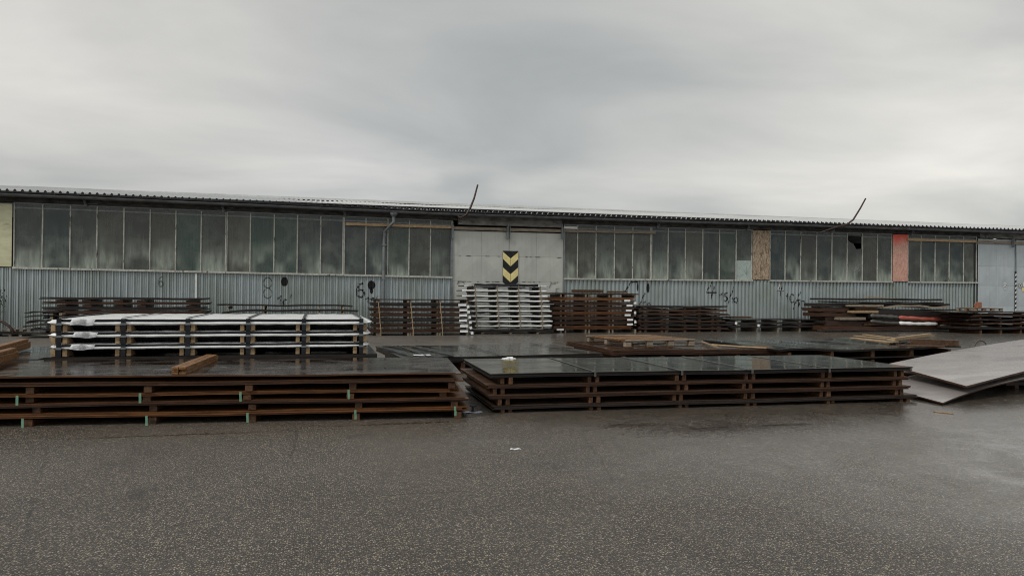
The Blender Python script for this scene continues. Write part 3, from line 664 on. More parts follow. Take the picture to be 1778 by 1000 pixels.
# ---- painted numbers
def stroke_clad(strokes, mt, wpx=1.6, label=None, onDoor=False, parent=None, blobs=()):
    if blobs: [_stroke([], mt, wpx, 'sprayed-over black blot', onDoor, parent, (b_,), 'paint_blot') for b_ in blobs]
    pts = lambda st: [(p[0] + (q[0] - p[0]) * k / 6, p[1] + (q[1] - p[1]) * k / 6) for p, q in zip(st, st[1:]) for k in range(7)]
    near = lambda a, b: any(abs(p[0] - q[0]) < 1.6 and abs(p[1] - q[1]) < 1.6 for p in pts(a) for q in pts(b))
    groups = []                                # strokes that touch make one sign
    for st in strokes:
        hit = [g_ for g_ in groups if any(near(st, c) for c in g_)]
        new = [st] + [q for g_ in hit for q in g_]; groups = [g_ for g_ in groups if g_ not in hit] + [new]
    for g_ in groups: _stroke(g_, mt, wpx, label, onDoor, parent, ())
def _stroke(strokes, mt, wpx, label, onDoor, parent, blobs, name='painted_number'):
    mb = MB()
    def Y(x): return (YW - .118) if onDoor else YW - prof(x) - .009
    for st in strokes:
        pts = [onY(px, py) for px, py in st]
        # resample
        dense = []
        for p, q in zip(pts, pts[1:]):
            n = max(1, int((q - p).length / .006))
            dense += [p.lerp(q, k / n) for k in range(n)]
        dense.append(pts[-1])
        wd = wpx * 1.2 * 31 / 1284 / 2
        for k, (p, q) in enumerate(zip(dense, dense[1:])):
            d = (q - p); d.y = 0
            if d.length < 1e-5: continue
            d.normalize(); nx, nz = -d.z, d.x; ww = wd * (1 + .3 * sin(k * .35 + p.x * 7))
            a, b, c_, e_ = [(p.x + nx * ww - d.x * .004, p.z + nz * ww - d.z * .004), (p.x - nx * ww - d.x * .004, p.z - nz * ww - d.z * .004), (q.x - nx * ww, q.z - nz * ww), (q.x + nx * ww, q.z + nz * ww)]
            yk = -.0004 * (k % 4)
            mb.quad(*[(X_, Y(X_) + yk, Z_ - sag(X_)) for X_, Z_ in (a, b, c_, e_)])
    for (px0, py0, rx, ry) in blobs:
        c_ = onY(px0, py0); RX, RZ = rx * 31 / 1284, ry * 31 / 1284; n = 22
        for i in range(-n, n):
            x0, x1 = c_.x + RX * i / n, c_.x + RX * (i + 1) / n
            h0 = RZ * math.sqrt(max(0, 1 - ((i + .5) / n) ** 2)) * random.uniform(.82, 1.08)
            zc_ = c_.z - sag(c_.x); mb.quad(*[(X_, Y(X_), Z_) for X_, Z_ in ((x0, zc_ - h0), (x1, zc_ - h0), (x1, zc_ + h0), (x0, zc_ + h0))])
    return wpart(name, mb, mt, label, parent=parent)
def arc(cx, cy, rx, ry, a0, a1, n=14): return [(cx + rx * cos(radians(a0 + (a1 - a0) * k / n)), cy - ry * sin(radians(a0 + (a1 - a0) * k / n))) for k in range(n + 1)]
def s8(cx, cy, w_, h): return [arc(cx, cy - h * .25, w_ * .5, h * .25, -80, 260, 18) + [(cx, cy)] + arc(cx, cy + h * .25, w_ * .5, h * .25, 100, -240, 18)]
def s6(cx, cy, w_, h): return [[(cx + w_ * .3, cy - h * .48), (cx - w_ * .1, cy - h * .42), (cx - w_ * .42, cy - h * .1)] + arc(cx, cy + h * .22, w_ * .45, h * .26, 170, 520, 20)]
def s0(cx, cy, w_, h): return [arc(cx, cy, w_ * .5, h * .5, 90, 450, 18)]
def s1(cx, cy, w_, h): return [[(cx - w_ * .5, cy - h * .15), (cx + w_ * .3, cy - h * .5), (cx, cy + h * .5)]]
def s5(cx, cy, w_, h): return [[(cx + w_ * .5, cy - h * .48), (cx - w_ * .2, cy - h * .45), (cx - w_ * .35, cy - h * .08)] + arc(cx, cy + h * .18, w_ * .45, h * .3, 110, -150, 12)]
def s4(cx, cy, w_, h): return [[(cx + w_ * .1, cy - h * .5), (cx - w_ * .5, cy + h * .1), (cx + w_ * .55, cy + h * .1)], [(cx + w_ * .3, cy - h * .3), (cx, cy + h * .5)]]
def sl(cx, cy, w_, h): return [[(cx + w_ * .5, cy - h * .5), (cx - w_ * .5, cy + h * .5)]]
stroke_clad(s6(279.5, 489, 9, 18), M_fadedpaint, 1.4, 'small faded green number 6')
stroke_clad(s8(465, 500, 14, 36), M_fadedpaint, 1.3, 'tall faded number 8', )
stroke_clad(s1(486, 521, 8, 15) + [arc(496, 525, 4, 5, 60, 300, 10)] + [[(506, 512), (504, 517)]], M_blackpaint, 1.8, 'black handwritten 10', blobs=((494, 489, 5.5, 8),))
stroke_clad(s6(626, 504, 14, 25), M_blackpaint, 2.4, 'bold black number 6')
stroke_clad(s1(638, 521, 7, 10) + s5(647, 522, 6, 10) + [[(655, 514), (653, 519)]], M_blackpaint, 1.6, 'black handwritten 15', blobs=((645, 495, 6.5, 8), (645, 505, 2.6, 5)))
stroke_clad([[(1107, 489), (1096, 490), (1092, 493)] + [(1088, 502), (1081, 508)]], M_blackpaint, 1.8, 'black number 5 partly hidden by the pile', blobs=((1106.5, 498, 2.4, 9), (1124.5, 500, 2.4, 9)))
stroke_clad(sl(1113, 522, 12, 26) + s1(1119, 528, 5, 12) + s0(1126, 531, 6, 10), M_blackpaint, 1.6, 'black handwritten /10')
stroke_clad(s4(1234, 505, 17, 30), M_blackpaint, 1.9, 'black number 4 left of 15/10')
stroke_clad(s1(1252, 515, 6, 13) + s5(1259, 516, 7, 15) + sl(1268, 513, 11, 30) + s1(1271, 521, 4, 10) + s0(1277, 521, 6, 9), M_blackpaint, 1.7, 'black handwritten 15/10')
stroke_clad(s4(1353, 502, 9, 24), M_whitepaint, 1.3, 'white shadow of a number 4')
stroke_clad(s4(1354.5, 503, 9, 22), M_blackpaint, 1.0, 'small black number 4 left of 10/10')
stroke_clad(s1(1366, 517, 5, 14) + s0(1374, 518, 8, 14) + sl(1382, 522, 13, 30) + s1(1386, 526, 5, 13) + s0(1393, 529, 7, 13), M_blackpaint, 1.7, 'black handwritten 10/10')
def dstroke(strokes, label):
    mb = MB()
    for st in strokes:
        pts = [onY(px, py, YW - .12) for px, py in st]
        for p, q in zip(pts, pts[1:]):
            p = p.copy(); q = q.copy(); p.z -= sag(p.x); q.z -= sag(q.x); mb.beam(p, q, .004, .035, up=Vector((0, 1, 0)))
    return mb
wpart('painted_number', dstroke([arc(800, 496, 7, 8, 20, 160, 8)], ''), M_blackpaint, 'black arc of a number on the left leaf', parent=d1)
wpart('painted_number', dstroke([[(953, 500), (957, 491.5), (965, 492)], [(966, 500.5), (971, 500.5)], [(966, 500.5), (965, 506), (969, 505.5)], [(965, 506), (964, 510)]], ''), M_fadedpaint, 'thin dark letter on the right leaf', parent=d2)

# ---- bent rods on the eave
for pts in (((828, 322), (822, 345), (815, 363), (808, 374), (800, 378), (795, 375)), ((1498.5, 345.5), (1490, 362), (1478, 382), (1468, 390), (1450, 395), (1425, 404))):
    mb = MB(); P = [onY(*p, YW - (.62 if k < 4 else .75)) for k, p in enumerate(pts)]
    P2 = [(p.x, YW - .8 + .02 * k, p.z - sag(p.x)) for k, p in enumerate(P)]
    mb.tube(P2, [.035, .04, .045, .045, .04, .03], 8); wpart('bent_rod', mb, M_rod, 'rusty bent rod rising above the eave', smooth=True)

# ------------------------------------------------------------------ steel piles
ORD = ['top', 'second', 'third', 'fourth', 'fifth', 'sixth', 'seventh', 'eighth', 'ninth', 'tenth', 'eleventh']
def sheet_mesh(x0, x1, y0, y1, zt, th, amp=.006, seg=16, lift=(0, 0), ph=None, wav=3.0, my=2, yaw=0):
    ph = random.uniform(0, 6) if ph is None else ph; mb = MB(); P = []
    cx = (x0 + x1) / 2; cy = (y0 + y1) / 2
    for i in range(seg + 1):
        u = i / seg; x = x0 + (x1 - x0) * u; row = []
        for j in range(my + 1):
            v = j / my; y = y0 + (y1 - y0) * v
            z = zt + amp * sin(ph + u * wav * pi + v * .7) + amp * .5 * sin(ph * 2 + u * wav * 2.3 * pi) + lift[0] * max(0, 1 - u * 4) ** 2 + lift[1] * max(0, u * 4 - 3) ** 2
            xx = cx + (x - cx) * cos(yaw) - (y - cy) * sin(yaw); yy = cy + (x - cx) * sin(yaw) + (y - cy) * cos(yaw)
            row.append((xx, yy, z))
        P.append(row)
    mb.slab(P, th, 0, 1); return mb
def steel_pack(label, group, loc, rz, x0, x1, depth, zb, zt, gap, bear, edge, top, bearm, nsh=3, amp=.004, lift=(0, 0), bw=.09, jx=.03, jy=.02, seg=16, name='plate_pack', double=False):
    """zb..zt: the plates; gap: height of the timbers below them; all local to loc (z = bottom of timbers)"""
    t = thing(name, label, 'steel plates', loc, rz, group)
    th = (zt - zb); tt = th / nsh; ph = random.uniform(0, 6)
    for k in range(nsh):
        mb = sheet_mesh(x0 + random.uniform(-jx, jx), x1 + random.uniform(-jx, jx), random.uniform(0, jy) + .005 * k, depth + random.uniform(-jy, jy), gap + tt * (k + 1) - .001, tt * .8, amp, seg, lift, ph, yaw=random.uniform(-.002, .002))
        obj('steel_plate', mb, [edge, top], t)
    for bx in bear:
        if gap < .015: break
        for q in ((-.055, .055) if double else (0,)):
            mb = MB(); hh = gap - amp * 1.6 + .002; jyy = random.uniform(.02, .07); mb.box(bx + q - bw / 2, bx + q + bw / 2, jyy, depth - .05, 0, hh if hh > .01 else .01); obj('bearer', mb, bearm, t, bevel=.004)
    return t

def pile(desc, group, P0, ang, xc, layers, depth, bearpx, edge, top, bearm, nsh=3, double=False, amp=.004, ground=0.0, tops=None, label_fn=None, bw=.09, name='plate_pack', jx=.03, dYs=None, lifts=None):
    """layers from the TOP down: (pxL, pxR, y_top, y_bot) read at pixel column xc; P0 a point of the front face on the ground"""
    packs = []; zs = []
    for (a, b, yt, yb_) in layers:
        zs.append((onL(xc, yt, P0, ang)[1], onL(xc, yb_, P0, ang)[1]))
    n = len(layers)
    for i, (a, b, yt, yb_) in enumerate(layers):
        s0_, _ = onL(a, yt, P0, ang); s1_, _ = onL(b, yt, P0, ang)
        zt, zb = zs[i]; zlow = zs[i + 1][0] if i < n - 1 else ground
        gap = max(.0, zb - zlow); bx = []
        for p in (bearpx[i] if isinstance(bearpx[0], (list, tuple)) else bearpx):
            s_, _ = onL(p, yb_, P0, ang); bx.append(s_)
        mid = (s0_ + s1_) / 2; dy = (dYs[i] if dYs else random.uniform(-.02, .03))
        loc = (P0[0] + mid * cos(ang) - dy * sin(ang), P0[1] + mid * sin(ang) + dy * cos(ang), zlow)
        lab = label_fn(i) if label_fn else '%s pack of %s' % (ORD[i] if i < n - 1 else 'bottom', desc)
        e_ = edge[i % len(edge)] if isinstance(edge, list) else edge
        t = steel_pack(lab, group, loc, ang, s0_ - mid, s1_ - mid, depth, gap, gap + zt - zb, gap, [b_ - mid for b_ in bx], e_, (tops if (tops and i == 0) else top), bearm, nsh, amp, (lifts[i] if lifts else (0, 0)), bw, jx, name=name, double=double)
        packs.append((t, mid, s0_, s1_, zlow, gap, zt, zb))
    return packs
def gp(px, py): q = onZ(px, py, 0); return (q.x, q.y)

# ---- near left pile, rusty brown, front of the picture
random.seed(21)
ZL = .57
A = onZ(0, 657, ZL); B = onZ(800, 649.5, ZL); ANG1 = math.atan2(B.y - A.y, B.x - A.x); P1 = (A.x, A.y)
nl = pile('the long rusty brown pile in the left foreground', 'plate packs of the left foreground pile', P1, ANG1, 430,
     [(-260, 801, 650.5, 653), (-250, 797, 661, 667.5), (-262, 790, 679.5, 685.5), (-250, 812, 695.5, 702.5), (-262, 806, 713.5, 721.5)], 2.3,
     [[], [-140, 50, 256, 432, 612, 785], [-140, 45, 252, 428, 608, 770], [-130, 57, 262, 436, 622, 790], [-140, 45, 262, 436, 618, 796]],
     [M_rust2, M_rust, M_rust2, M_rust], M_rusti, M_woodd, 3, tops=M_wet, amp=.005, jx=.08)
# timbers directly under the top plate
t = nl[0][0]; gap0 = 0.07
# green strap tails
def strap_tail(px, y0, y1, P, ang, parent_rec):
    s_, z0 = onL(px, y0, P, ang); _, z1 = onL(px, y1, P, ang); tt, mid = parent_rec[0], parent_rec[1]
    mb = MB(); zl = parent_rec[4]
    pts = [(s_ - mid, -.035, z0 - zl), (s_ - mid + .004, -.045, (z0 + z1) / 2 - zl), (s_ - mid, -.035, z1 - zl)]
    for a, b in zip(pts, pts[1:]):
        mb.box(a[0] - .014, a[0] + .014, a[1] - .004, a[1] + .002, b[2], a[2] - .0005)
    obj('green_strap', mb, M_green, tt)
for px, y0, y1 in ((31, 686, 703), (244, 682, 699), (418, 680, 696), (605.5, 676, 692)): strap_tail(px, y0, y1, P1, ANG1, nl[2])
for px, y0, y1 in ((40, 726, 744), (255, 721, 738), (430, 716, 733), (617, 711, 727), (790, 705, 721)): strap_tail(px, y0, y1, P1, ANG1, nl[4])

# ---- near right pile, dark wrapped top
random.seed(22)
A = onZ(853, 651, .515); B = onZ(1587, 639, .515); ANG2 = math.atan2(B.y - A.y, B.x - A.x); P2 = (A.x, A.y)
nr = pile('the long dark pile in the right foreground', 'plate packs of the right foreground pile', P2, ANG2, 1200,
     [(853, 1587, 643.5, 650.5), (846, 1582, 661.5, 668), (850, 1581, 678.5, 685), (856, 1594, 696, 702.5)], 2.25,
     [[881, 1033, 1184, 1306, 1440, 1566], [868, 1030, 1189, 1302, 1438, 1564], [876, 1034, 1180, 1304, 1436, 1566], [881, 1036, 1190, 1308, 1447, 1575]],
     [M_dark, M_rust, M_rust, M_dark], M_rustj, M_woodd, 3, tops=M_wetk, amp=.003, double=True, bw=.055, jx=.02, dYs=[0, .02, .0, .01])
# pale binding bands across its top
tt, mid, s0_, s1_, zl, gap, zt, zb = nr[0]
for px in (1033, 1184, 1306, 1440):
    s_, _ = onL(px, 648, P2, ANG2); mb = MB(); x = s_ - mid
    mb.box(x - .016, x + .016, -.006, 2.26, gap + zt - zb + .006, gap + zt - zb + .009); mb.box(x - .016, x + .016, -.012, -.007, gap - .002, gap + zt - zb + .009)
    obj('binding_band', mb, M_greyedge, tt)
mb = MB(); mb.box(s0_ - mid, s1_ - mid, -.004, .035, gap + zt - zb + .004, gap + zt - zb + .0055); obj('edge_band', mb, M_greyedge, tt)

# ---- dark base pack under the wrapped packs, and its grey neighbour on the left
random.seed(23)
YB = 12.15
def zY(px, py, Y): return onY(px, py, Y).z
zbase = zY(360, 617, YB)
def low_pack(label, x0, x1, y0, depth, ztop, edge, top, bearm, nlay=4, name='plate_pack', group=None, rz=0, bear=5):
    t = thing(name, label, 'steel plates', ((x0 + x1) / 2, y0, 0), rz, group); h = (x1 - x0) / 2; pit = ztop / nlay
    for k in range(nlay):
        z = pit * (k + 1)
        obj('steel_plate', sheet_mesh(-h + random.uniform(-.04, .04), h + random.uniform(-.04, .04), random.uniform(0, .03), depth, z, pit * .45, .003), [edge, top], t)
        for b in range(bear):
            x = -h + .25 + (2 * h - .5) * b / (bear - 1); mb = MB(); mb.box(x - .045, x + .045, .01 + random.uniform(0, .04), depth - .04, z - pit + .004, z - pit * .45 - .003); obj('bearer', mb, bearm, t)
    return t
xw0, xw1 = onY(90, 600, YB).x, onY(641, 600, YB).x
low_pack('stack of dark plates carrying the three white wrapped packs', xw0 - .08, xw1 + .12, YB - .06, 2.9, zbase, M_dark, M_wetk, M_woodd)
q = onZ(24, 625, zbase - .02)
low_pack('grey wet plate stack left of the white wrapped packs', q.x - 3.2, xw0 - .14, YB - .05, 2.75, zbase - .02, M_greyedge, M_wetg, M_woodd, group=None)

# ---- the three white wrapped packs
def wrapped(label, x0, x1, y0, depth, ztop, hpack, gap, bearx, first):
    zbot = ztop - hpack - gap
    t = thing('wrapped_pack', label, 'wrapped pack', ((x0 + x1) / 2, y0, zbot), 0, 'white wrapped packs'); h = (x1 - x0) / 2
    mb = MB(); ns = 70; P = []
    ring_ = [(-.018, -.02), (-.026, .1), (-.026, .42), (-.012, .5), (-.010, .93), (.015, 1.03), (.35, 1.03), (.65, 1.03), (.98, 1.0), (1.03, .5), (1.0, 0.0), (.5, -.02)]
    ph = random.uniform(0, 9)
    for i in range(ns + 1):
        u = i / ns; x = -h - .1 + (2 * h + .2) * u
        e_ = min(1, min(u, 1 - u) * ns / 3.5); e_ = math.sqrt(e_) * .85 + .15 if e_ < 1 else 1
        row = []
        for (a, b) in ring_:
            jn = .002 * sin(x * 9 + ph + a * 5) + .002 * sin(x * 23 + ph * 2 + b * 4) + (random.uniform(-.012, .012) if e_ < 1 else random.uniform(-.0015, .0015))
            yy = (a - .5) * (1 if abs(a - .5) > .3 else 1) * depth * (0.97 + .03 * e_) + depth / 2
            zz0 = gap + hpack * (.5 + (b - .5) * e_)
            row.append((x + (random.uniform(-.03, .03) if e_ < 1 else 0), yy + (jn if b > .1 else 0), zz0 + jn * .8))
        row.append(row[0]); P.append(row)
    mb.grid(P)
    # ends closed with gathered film
    for row, s_ in ((P[0], 1), (P[-1], -1)):
        c_ = Vector((row[0][0] - .05 * s_, depth / 2, gap + hpack * .5)); i0 = len(mb.v); mb.v += [tuple(r) for r in row] + [tuple(c_)]
        for k in range(len(row) - 1): mb.f.append((i0 + k, i0 + k + 1, i0 + len(row))); mb.m.append(0)
    obj('white_film', mb, M_white, t, smooth=True)
    # black film band along the upper front edge and hanging in the gap
    mb = MB(); P = []
    for i in range(61):
        x = -h + .02 + (2 * h - .04) * i / 60; w1 = .003 * sin(x * 4 + ph) + .002 * sin(x * 13)
        P.append([(x, -.055, gap + hpack * .52 + w1 * .6), (x, -.058, gap + hpack * .74 + w1 * .5), (x, -.054, gap + hpack * .96 + w1 * .3)])
    mb.grid(P); k0 = obj('black_film_band', mb, M_black, t, smooth=True)
    so_ = k0.modifiers.new('solid', 'SOLIDIFY'); so_.thickness = .003; k0.location.y = 0
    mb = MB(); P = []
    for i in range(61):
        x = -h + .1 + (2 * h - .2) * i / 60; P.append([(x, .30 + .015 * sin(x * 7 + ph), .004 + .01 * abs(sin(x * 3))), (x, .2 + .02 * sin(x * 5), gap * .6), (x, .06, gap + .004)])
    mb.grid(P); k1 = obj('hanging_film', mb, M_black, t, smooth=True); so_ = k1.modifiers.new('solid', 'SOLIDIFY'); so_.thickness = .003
    for bx in bearx:
        for d in (-.095, .06):
            mb = MB(); mb.box(bx + d - .03, bx + d + .03, -.03, depth - .1, 0, gap + .003); obj('bearer', mb, M_woodl, t, bevel=.003)
        mb = MB(); mb.box(bx - .035, bx + .03, -.094, -.086, -.004, gap + hpack * 1.06)
        if first:
            P = [(bx - .003 + .0 * v, -.09 + v * (depth + .16), gap + hpack * 1.06 + .012) for v in [k / 8 for k in range(9)]]
            for a, b in zip(P, P[1:]): mb.box(a[0] - .022, a[0] + .022, a[1], b[1], a[2], a[2] + .006)
        obj('strap', mb, M_strap, t); mb = MB(); mb.box(bx - .04, bx + .035, -.102, -.095, gap + hpack * .0, gap + hpack * .0 + .03); obj('strap_buckle', mb, M_post, t)
    # paper label
    c_ = onY((146, 151, 146)[idx], 560, y0).x - (x0 + x1) / 2; mb = MB(); P = []
    for i in range(15):
        u = i / 14; x = c_ - .16 + .31 * u; b = -.10 - .008 * sin(u * pi) - .005 * sin(u * 9); P.append([(x, b, gap + .0 + .008 * sin(u * 6 + idx)), (x + .008, b - .006, gap + hpack * .5), (x + .03, b, gap + hpack * .96 + .006 * sin(u * 4))])
    mb.grid(P); k2 = obj('paper_label', mb, M_paper, t)
    for q_ in range(4):
        for q2 in range(2):
            l_ = MB(); x_ = c_ - .12 + q2 * .13; z_ = gap + hpack * (.2 + .19 * q_); l_.box(x_, x_ + random.uniform(.04, .1), -.1185, -.1165, z_, z_ + .003); obj('print_line', l_, M_greyfilm, k2); so_ = k2.modifiers.new('solid', 'SOLIDIFY'); so_.thickness = .002
random.seed(31)
px_b = (106, 217, 328, 432, 528, 627)
YF = 12.2
ylist = [(554.5, 564.5, 575.5), (576, 585, 596), (596.5, 605, 616.5)]
for idx, (yt, yb_, yg) in enumerate(ylist):
    zt = zY(360, yt - 1, YF); zb = zY(360, yb_ - 1, YF); zg = zY(360, yg - 1, YF) if idx < 2 else zbase + .004
    if idx < 2: zg = zY(360, ylist[idx + 1][0] - 1, YF) + .004
    x0, x1 = onY(92, 580, YF).x + idx * .01, onY(638, 580, YF).x - idx * .015
    wrapped('%s of the three white film-wrapped packs with paper labels' % ('topmost', 'middle one', 'lowest')[idx], x0 + .05, x1 - .05, YF, 2.7, zt, zt - zb, zb - zg,
            [onY(p, 580, YF).x - (x0 + x1) / 2 for p in px_b], idx == 0)

# ---- middle yard: grey wrapped plates (J), brown plates with pallet (K), black plates (L)
random.seed(33)
def quad_sheet(c00, c10, c11, c01, th, seg=20, segy=6, f=None):
    P = []
    for i in range(seg + 1):
        u = i / seg; row = []
        for j in range(segy + 1):
            v = j / segy; p = (Vector(c00) * (1 - u) + Vector(c10) * u) * (1 - v) + (Vector(c01) * (1 - u) + Vector(c11) * u) * v
            if f: p.z += f(u, v)
            row.append(p)
        P.append(row)
    return P
def flat_pack(label, corners, z, th, edge, top, n=3, seg=20, f=None, low=2, bearm=M_woodd, bears=5, group=None, mats2=None):
    """corners: front-left, front-right, back-right, back-left on the level z (world xy)"""
    c = [Vector((p.x, p.y, z)) for p in corners]; o_ = c[0].copy(); o_.z = 0
    t = thing('plate_pack', label, 'steel plates', o_, 0, group)
    lc = [p - o_ for p in c]; tt = th / n
    for k in range(n):
        jv = Vector((random.uniform(-.02, .02), random.uniform(-.015, .01), -tt * k)); mb = MB(); mb.slab(quad_sheet(*[p + jv for p in lc], tt, seg, 6, f), tt * .8, 0, 1); obj('steel_plate', mb, [edge, top], t)
    zz0 = z - th
    if low:
        pit = zz0 / low
        for k in range(low):
            z1 = zz0 - pit * k
            if k > 0:
                mb = MB(); mb.slab(quad_sheet(*[p + Vector((random.uniform(-.06, .06), random.uniform(0, .05), -th - pit * k + .03)) for p in lc], .03, 8, 2), .03, 0, 1); obj('steel_plate', mb, [edge, top], t); z1 += 0
            for b in range(bears):
                u = .06 + .88 * b / (bears - 1); a = lc[0].lerp(lc[1], u); d = lc[3].lerp(lc[2], u); a.z = d.z = z1 - pit + .004
                mb = MB(); ht = pit - .012 - (.03 if k > 0 else 0); mb.beam(a + (d - a) * .01, d, .09, ht, up=Vector((0, 0, 1))); obj('bearer', mb, bearm, t)
    return t, lc
ZJ = .34
J = [onZ(690, 622, ZJ), onZ(1046, 613, ZJ), onZ(962, 597, ZJ), onZ(677, 602.5, ZJ)]
def rect_from(fl, fr, dep, sk=0):             # rectangle whose front edge runs fl -> fr
    d = (fr - fl); d.z = 0; d.normalize(); nrm = Vector((-d.y, d.x, 0)) ; nrm = (nrm + d * sk).normalized(); return [fl, fr, fr + nrm * dep, fl + nrm * dep]
fl, fr = onZ(700, 622, ZJ), onZ(1046, 613, ZJ)
cJ = rect_from(fl, fr, 3.2, .05)
tJ, lc = flat_pack('flat grey film-covered plate pack behind the gap between the foreground piles', cJ, ZJ, .11, M_dark, M_wetg, 3, low=1)
def strip_on(t, lc, u0, v0, u1, v1, wd, mt, name, zoff, label=None, f=None):
    def P(u, v): p = (lc[0] * (1 - u) + lc[1] * u) * (1 - v) + (lc[3] * (1 - u) + lc[2] * u) * v; p.z += (f(u, v) if f else 0); return p + Vector((0, 0, zoff))
    mb = MB(); n = 10
    for k in range(n):
        a, b = P(u0 + (u1 - u0) * k / n, v0 + (v1 - v0) * k / n), P(u0 + (u1 - u0) * (k + 1) / n, v0 + (v1 - v0) * (k + 1) / n); mb.beam(a, b, wd, .003)
    obj(name, mb, mt, t, label)
# black film over the left third, torn edge
mb = MB(); P = []
for i in range(21):
    u = -.005 + .27 * i / 20; row = []
    for j in range(9):
        v = -.01 + 1.02 * j / 8; uu = u + (.012 * sin(v * 9) + .006 * sin(v * 23) if i == 20 else 0)
        p = (lc[0] * (1 - uu) + lc[1] * uu) * (1 - v) + (lc[3] * (1 - uu) + lc[2] * uu) * v; p.z += .010 + .004 * sin(u * 70 + v * 5); row.append(p)
    P.append(row)
mb.slab(P, .003); obj('black_film', mb, M_wetk, tJ)
for u in (.12, .47, .90): strip_on(tJ, lc, u, 0, u, 1, .035, M_strap if u > .2 else M_greyedge, 'binding_band', .018)
strip_on(tJ, lc, .14, .55, .34, .45, .02, M_greyedge, 'loose_band', .019)
mb = MB(); p = lc[0].lerp(lc[1], .06) + Vector((0, .35, .018)); mb.box(p.x, p.x + .34, p.y, p.y + .22, p.z, p.z + .003); obj('paper_label', mb, M_paper, tJ)
# dark plates beneath J (seen in the gap)
q = onZ(790, 655, .15)
# K
ZK = .40
fl, fr = onZ(1064, 608.5, ZK), onZ(1363, 605, ZK)
cK = rect_from(fl, fr, 3.1, .0)
fK = lambda u, v: .012 * sin(u * 5) + .01 * sin(u * 11 + v * 3)
tK, lcK = flat_pack('brown plate pack carrying the weathered pallet', cK, ZK, .12, M_rust, M_wetb, 3, f=fK, low=1)
# L
ZLk = .40
fl, fr = onZ(1352, 608, ZLk), onZ(1668, 602, ZLk)
cL = rect_from(fl, fr, 3.0, .0)
fL = lambda u, v: .022 * sin(u * 8.5 + .6) + .015 * sin(u * 15 + v) + .02 * v
tL, lcL = flat_pack('black wet plate pack with buckled sheets, boards lying on its right end', cL, ZLk, .05, M_dark, M_wetk, 2, seg=40, f=fL, low=2)
for u in (.1, .24, .38, .52, .66): strip_on(tL, lcL, u, .02, u + .01, .98, .022, M_greyedge, 'binding_band', .008, f=fL)
for u in (.42, .62, .8): strip_on(tK, lcK, u, .02, u + .005, .98, .025, M_greyedge, 'binding_band', .008, f=fK)

# pallet on K
def P3(px, py, z): return onZ(px, py, z)
ztK = ZK + .02
def pallet(label, fl, dirv, L, D, z, nslat, mt, hb=.10, slat=.024):
    d = Vector(dirv).normalized(); ang = math.atan2(d.y, d.x); t = thing('wooden_pallet', label, 'pallet', (fl.x, fl.y, z), ang)
    y = 0; bw = .12
    for r_ in range(3):
        yy = r_ * (D - bw) / 2
        mb = MB(); mb.box(0, L, yy, yy + bw, 0, slat); obj('bottom_board', mb, mt, t)
        for c_ in range(4):
            xx = c_ * (L - .14) / 3; mb = MB(); mb.box(xx, xx + .14, yy + .002, yy + bw - .002, slat, slat + hb); obj('block', mb, M_woodg if L > 1.5 else mt, t, bevel=.004)
    for c_ in range(4):
        xx = c_ * (L - .14) / 3; mb = MB(); mb.box(xx, xx + .13, 0, D, slat + hb, slat + hb + slat); obj('cross_board', mb, mt, t)
    for k in range(nslat):
        xx = k * (D - .09) / (nslat - 1); mb = MB(); mb.box(random.uniform(-.03, .03), L + random.uniform(-.03, .03), xx, xx + .095, slat * 2 + hb, slat * 3 + hb + random.uniform(0, .006)); obj('slat', mb, M_wood if k % 4 else M_woodg, t, bevel=.002)
    return t
fl = onZ(1090, 605.5, ztK); fr_ = onZ(1210, 603, ztK)
L_ = (fr_ - fl).length
pallet('weathered wooden pallet lying on the brown plate pack', fl + Vector((0, .1, 0)), fr_ - fl, L_, 1.9, ztK + .01, 9, M_woodd)
# loose sticks on K
for a, b, lab in (((1218, 594, 0), (1246, 604, 0), 'short pale lath right of the pallet, pointing at its longer neighbour'), ((1236, 599, 0), (1331, 605, 0), 'long pale lath lying right of the pallet on the brown pack')):
    p, q = onZ(a[0], a[1], ztK + .03), onZ(b[0], b[1], ztK + .03); mb = MB(); o_ = p.copy(); mb.beam((0, 0, 0), q - p, .045, .025); k = obj('lath', mb, M_woodl); k.location = p; tag(k, lab, 'lath')
# boards on L
zLb = ZLk + .05
def boards(label, ends, w_, h, z, mt, name='timber_board', n=1, group=None):
    p, q = onZ(ends[0], ends[1], z), onZ(ends[2], ends[3], z); mb = MB()
    sdv = (q - p).cross(Vector((0, 0, 1))).normalized()
    for k in range(n): mb.beam(sdv * (w_ * 1.05 * k), q - p + sdv * (w_ * 1.05 * k) , w_, h)
    o = obj(name, mb, mt, bevel=.004); o.location = p; tag(o, label, 'timber', group); return o
boards('light channel-shaped plank resting across the right end of the black plate pack', (1551, 595, 1614, 586), .30, .07, zLb + .0, M_woodg)
boards('second light plank lying on top of the channel plank', (1551, 592.5, 1614, 583.5), .10, .08, zLb + .071, M_woodl)
boards('dark brown thick plank pointing right past the light planks', (1580, 598, 1664, 601), .22, .14, zLb + .0, M_woodd)
boards('flat dark board under the light planks, nearest the camera', (1556, 600, 1640, 602.5), .2, .03, zLb - .01, M_woodd)
for k, (a, b, c_, d) in enumerate(((1478, 587, 1552, 594), (1484, 583.5, 1550, 590), (1500, 581.5, 1556, 588), (1492, 590, 1548, 595.5))):
    boards(('lowest', 'second', 'hindmost', 'nearest')[k] + ' of four thin yellow boards fanned out left of the light planks', (a, b, c_, d), .1, .022, zLb + .02 * k, M_woodl, group='fanned yellow boards')
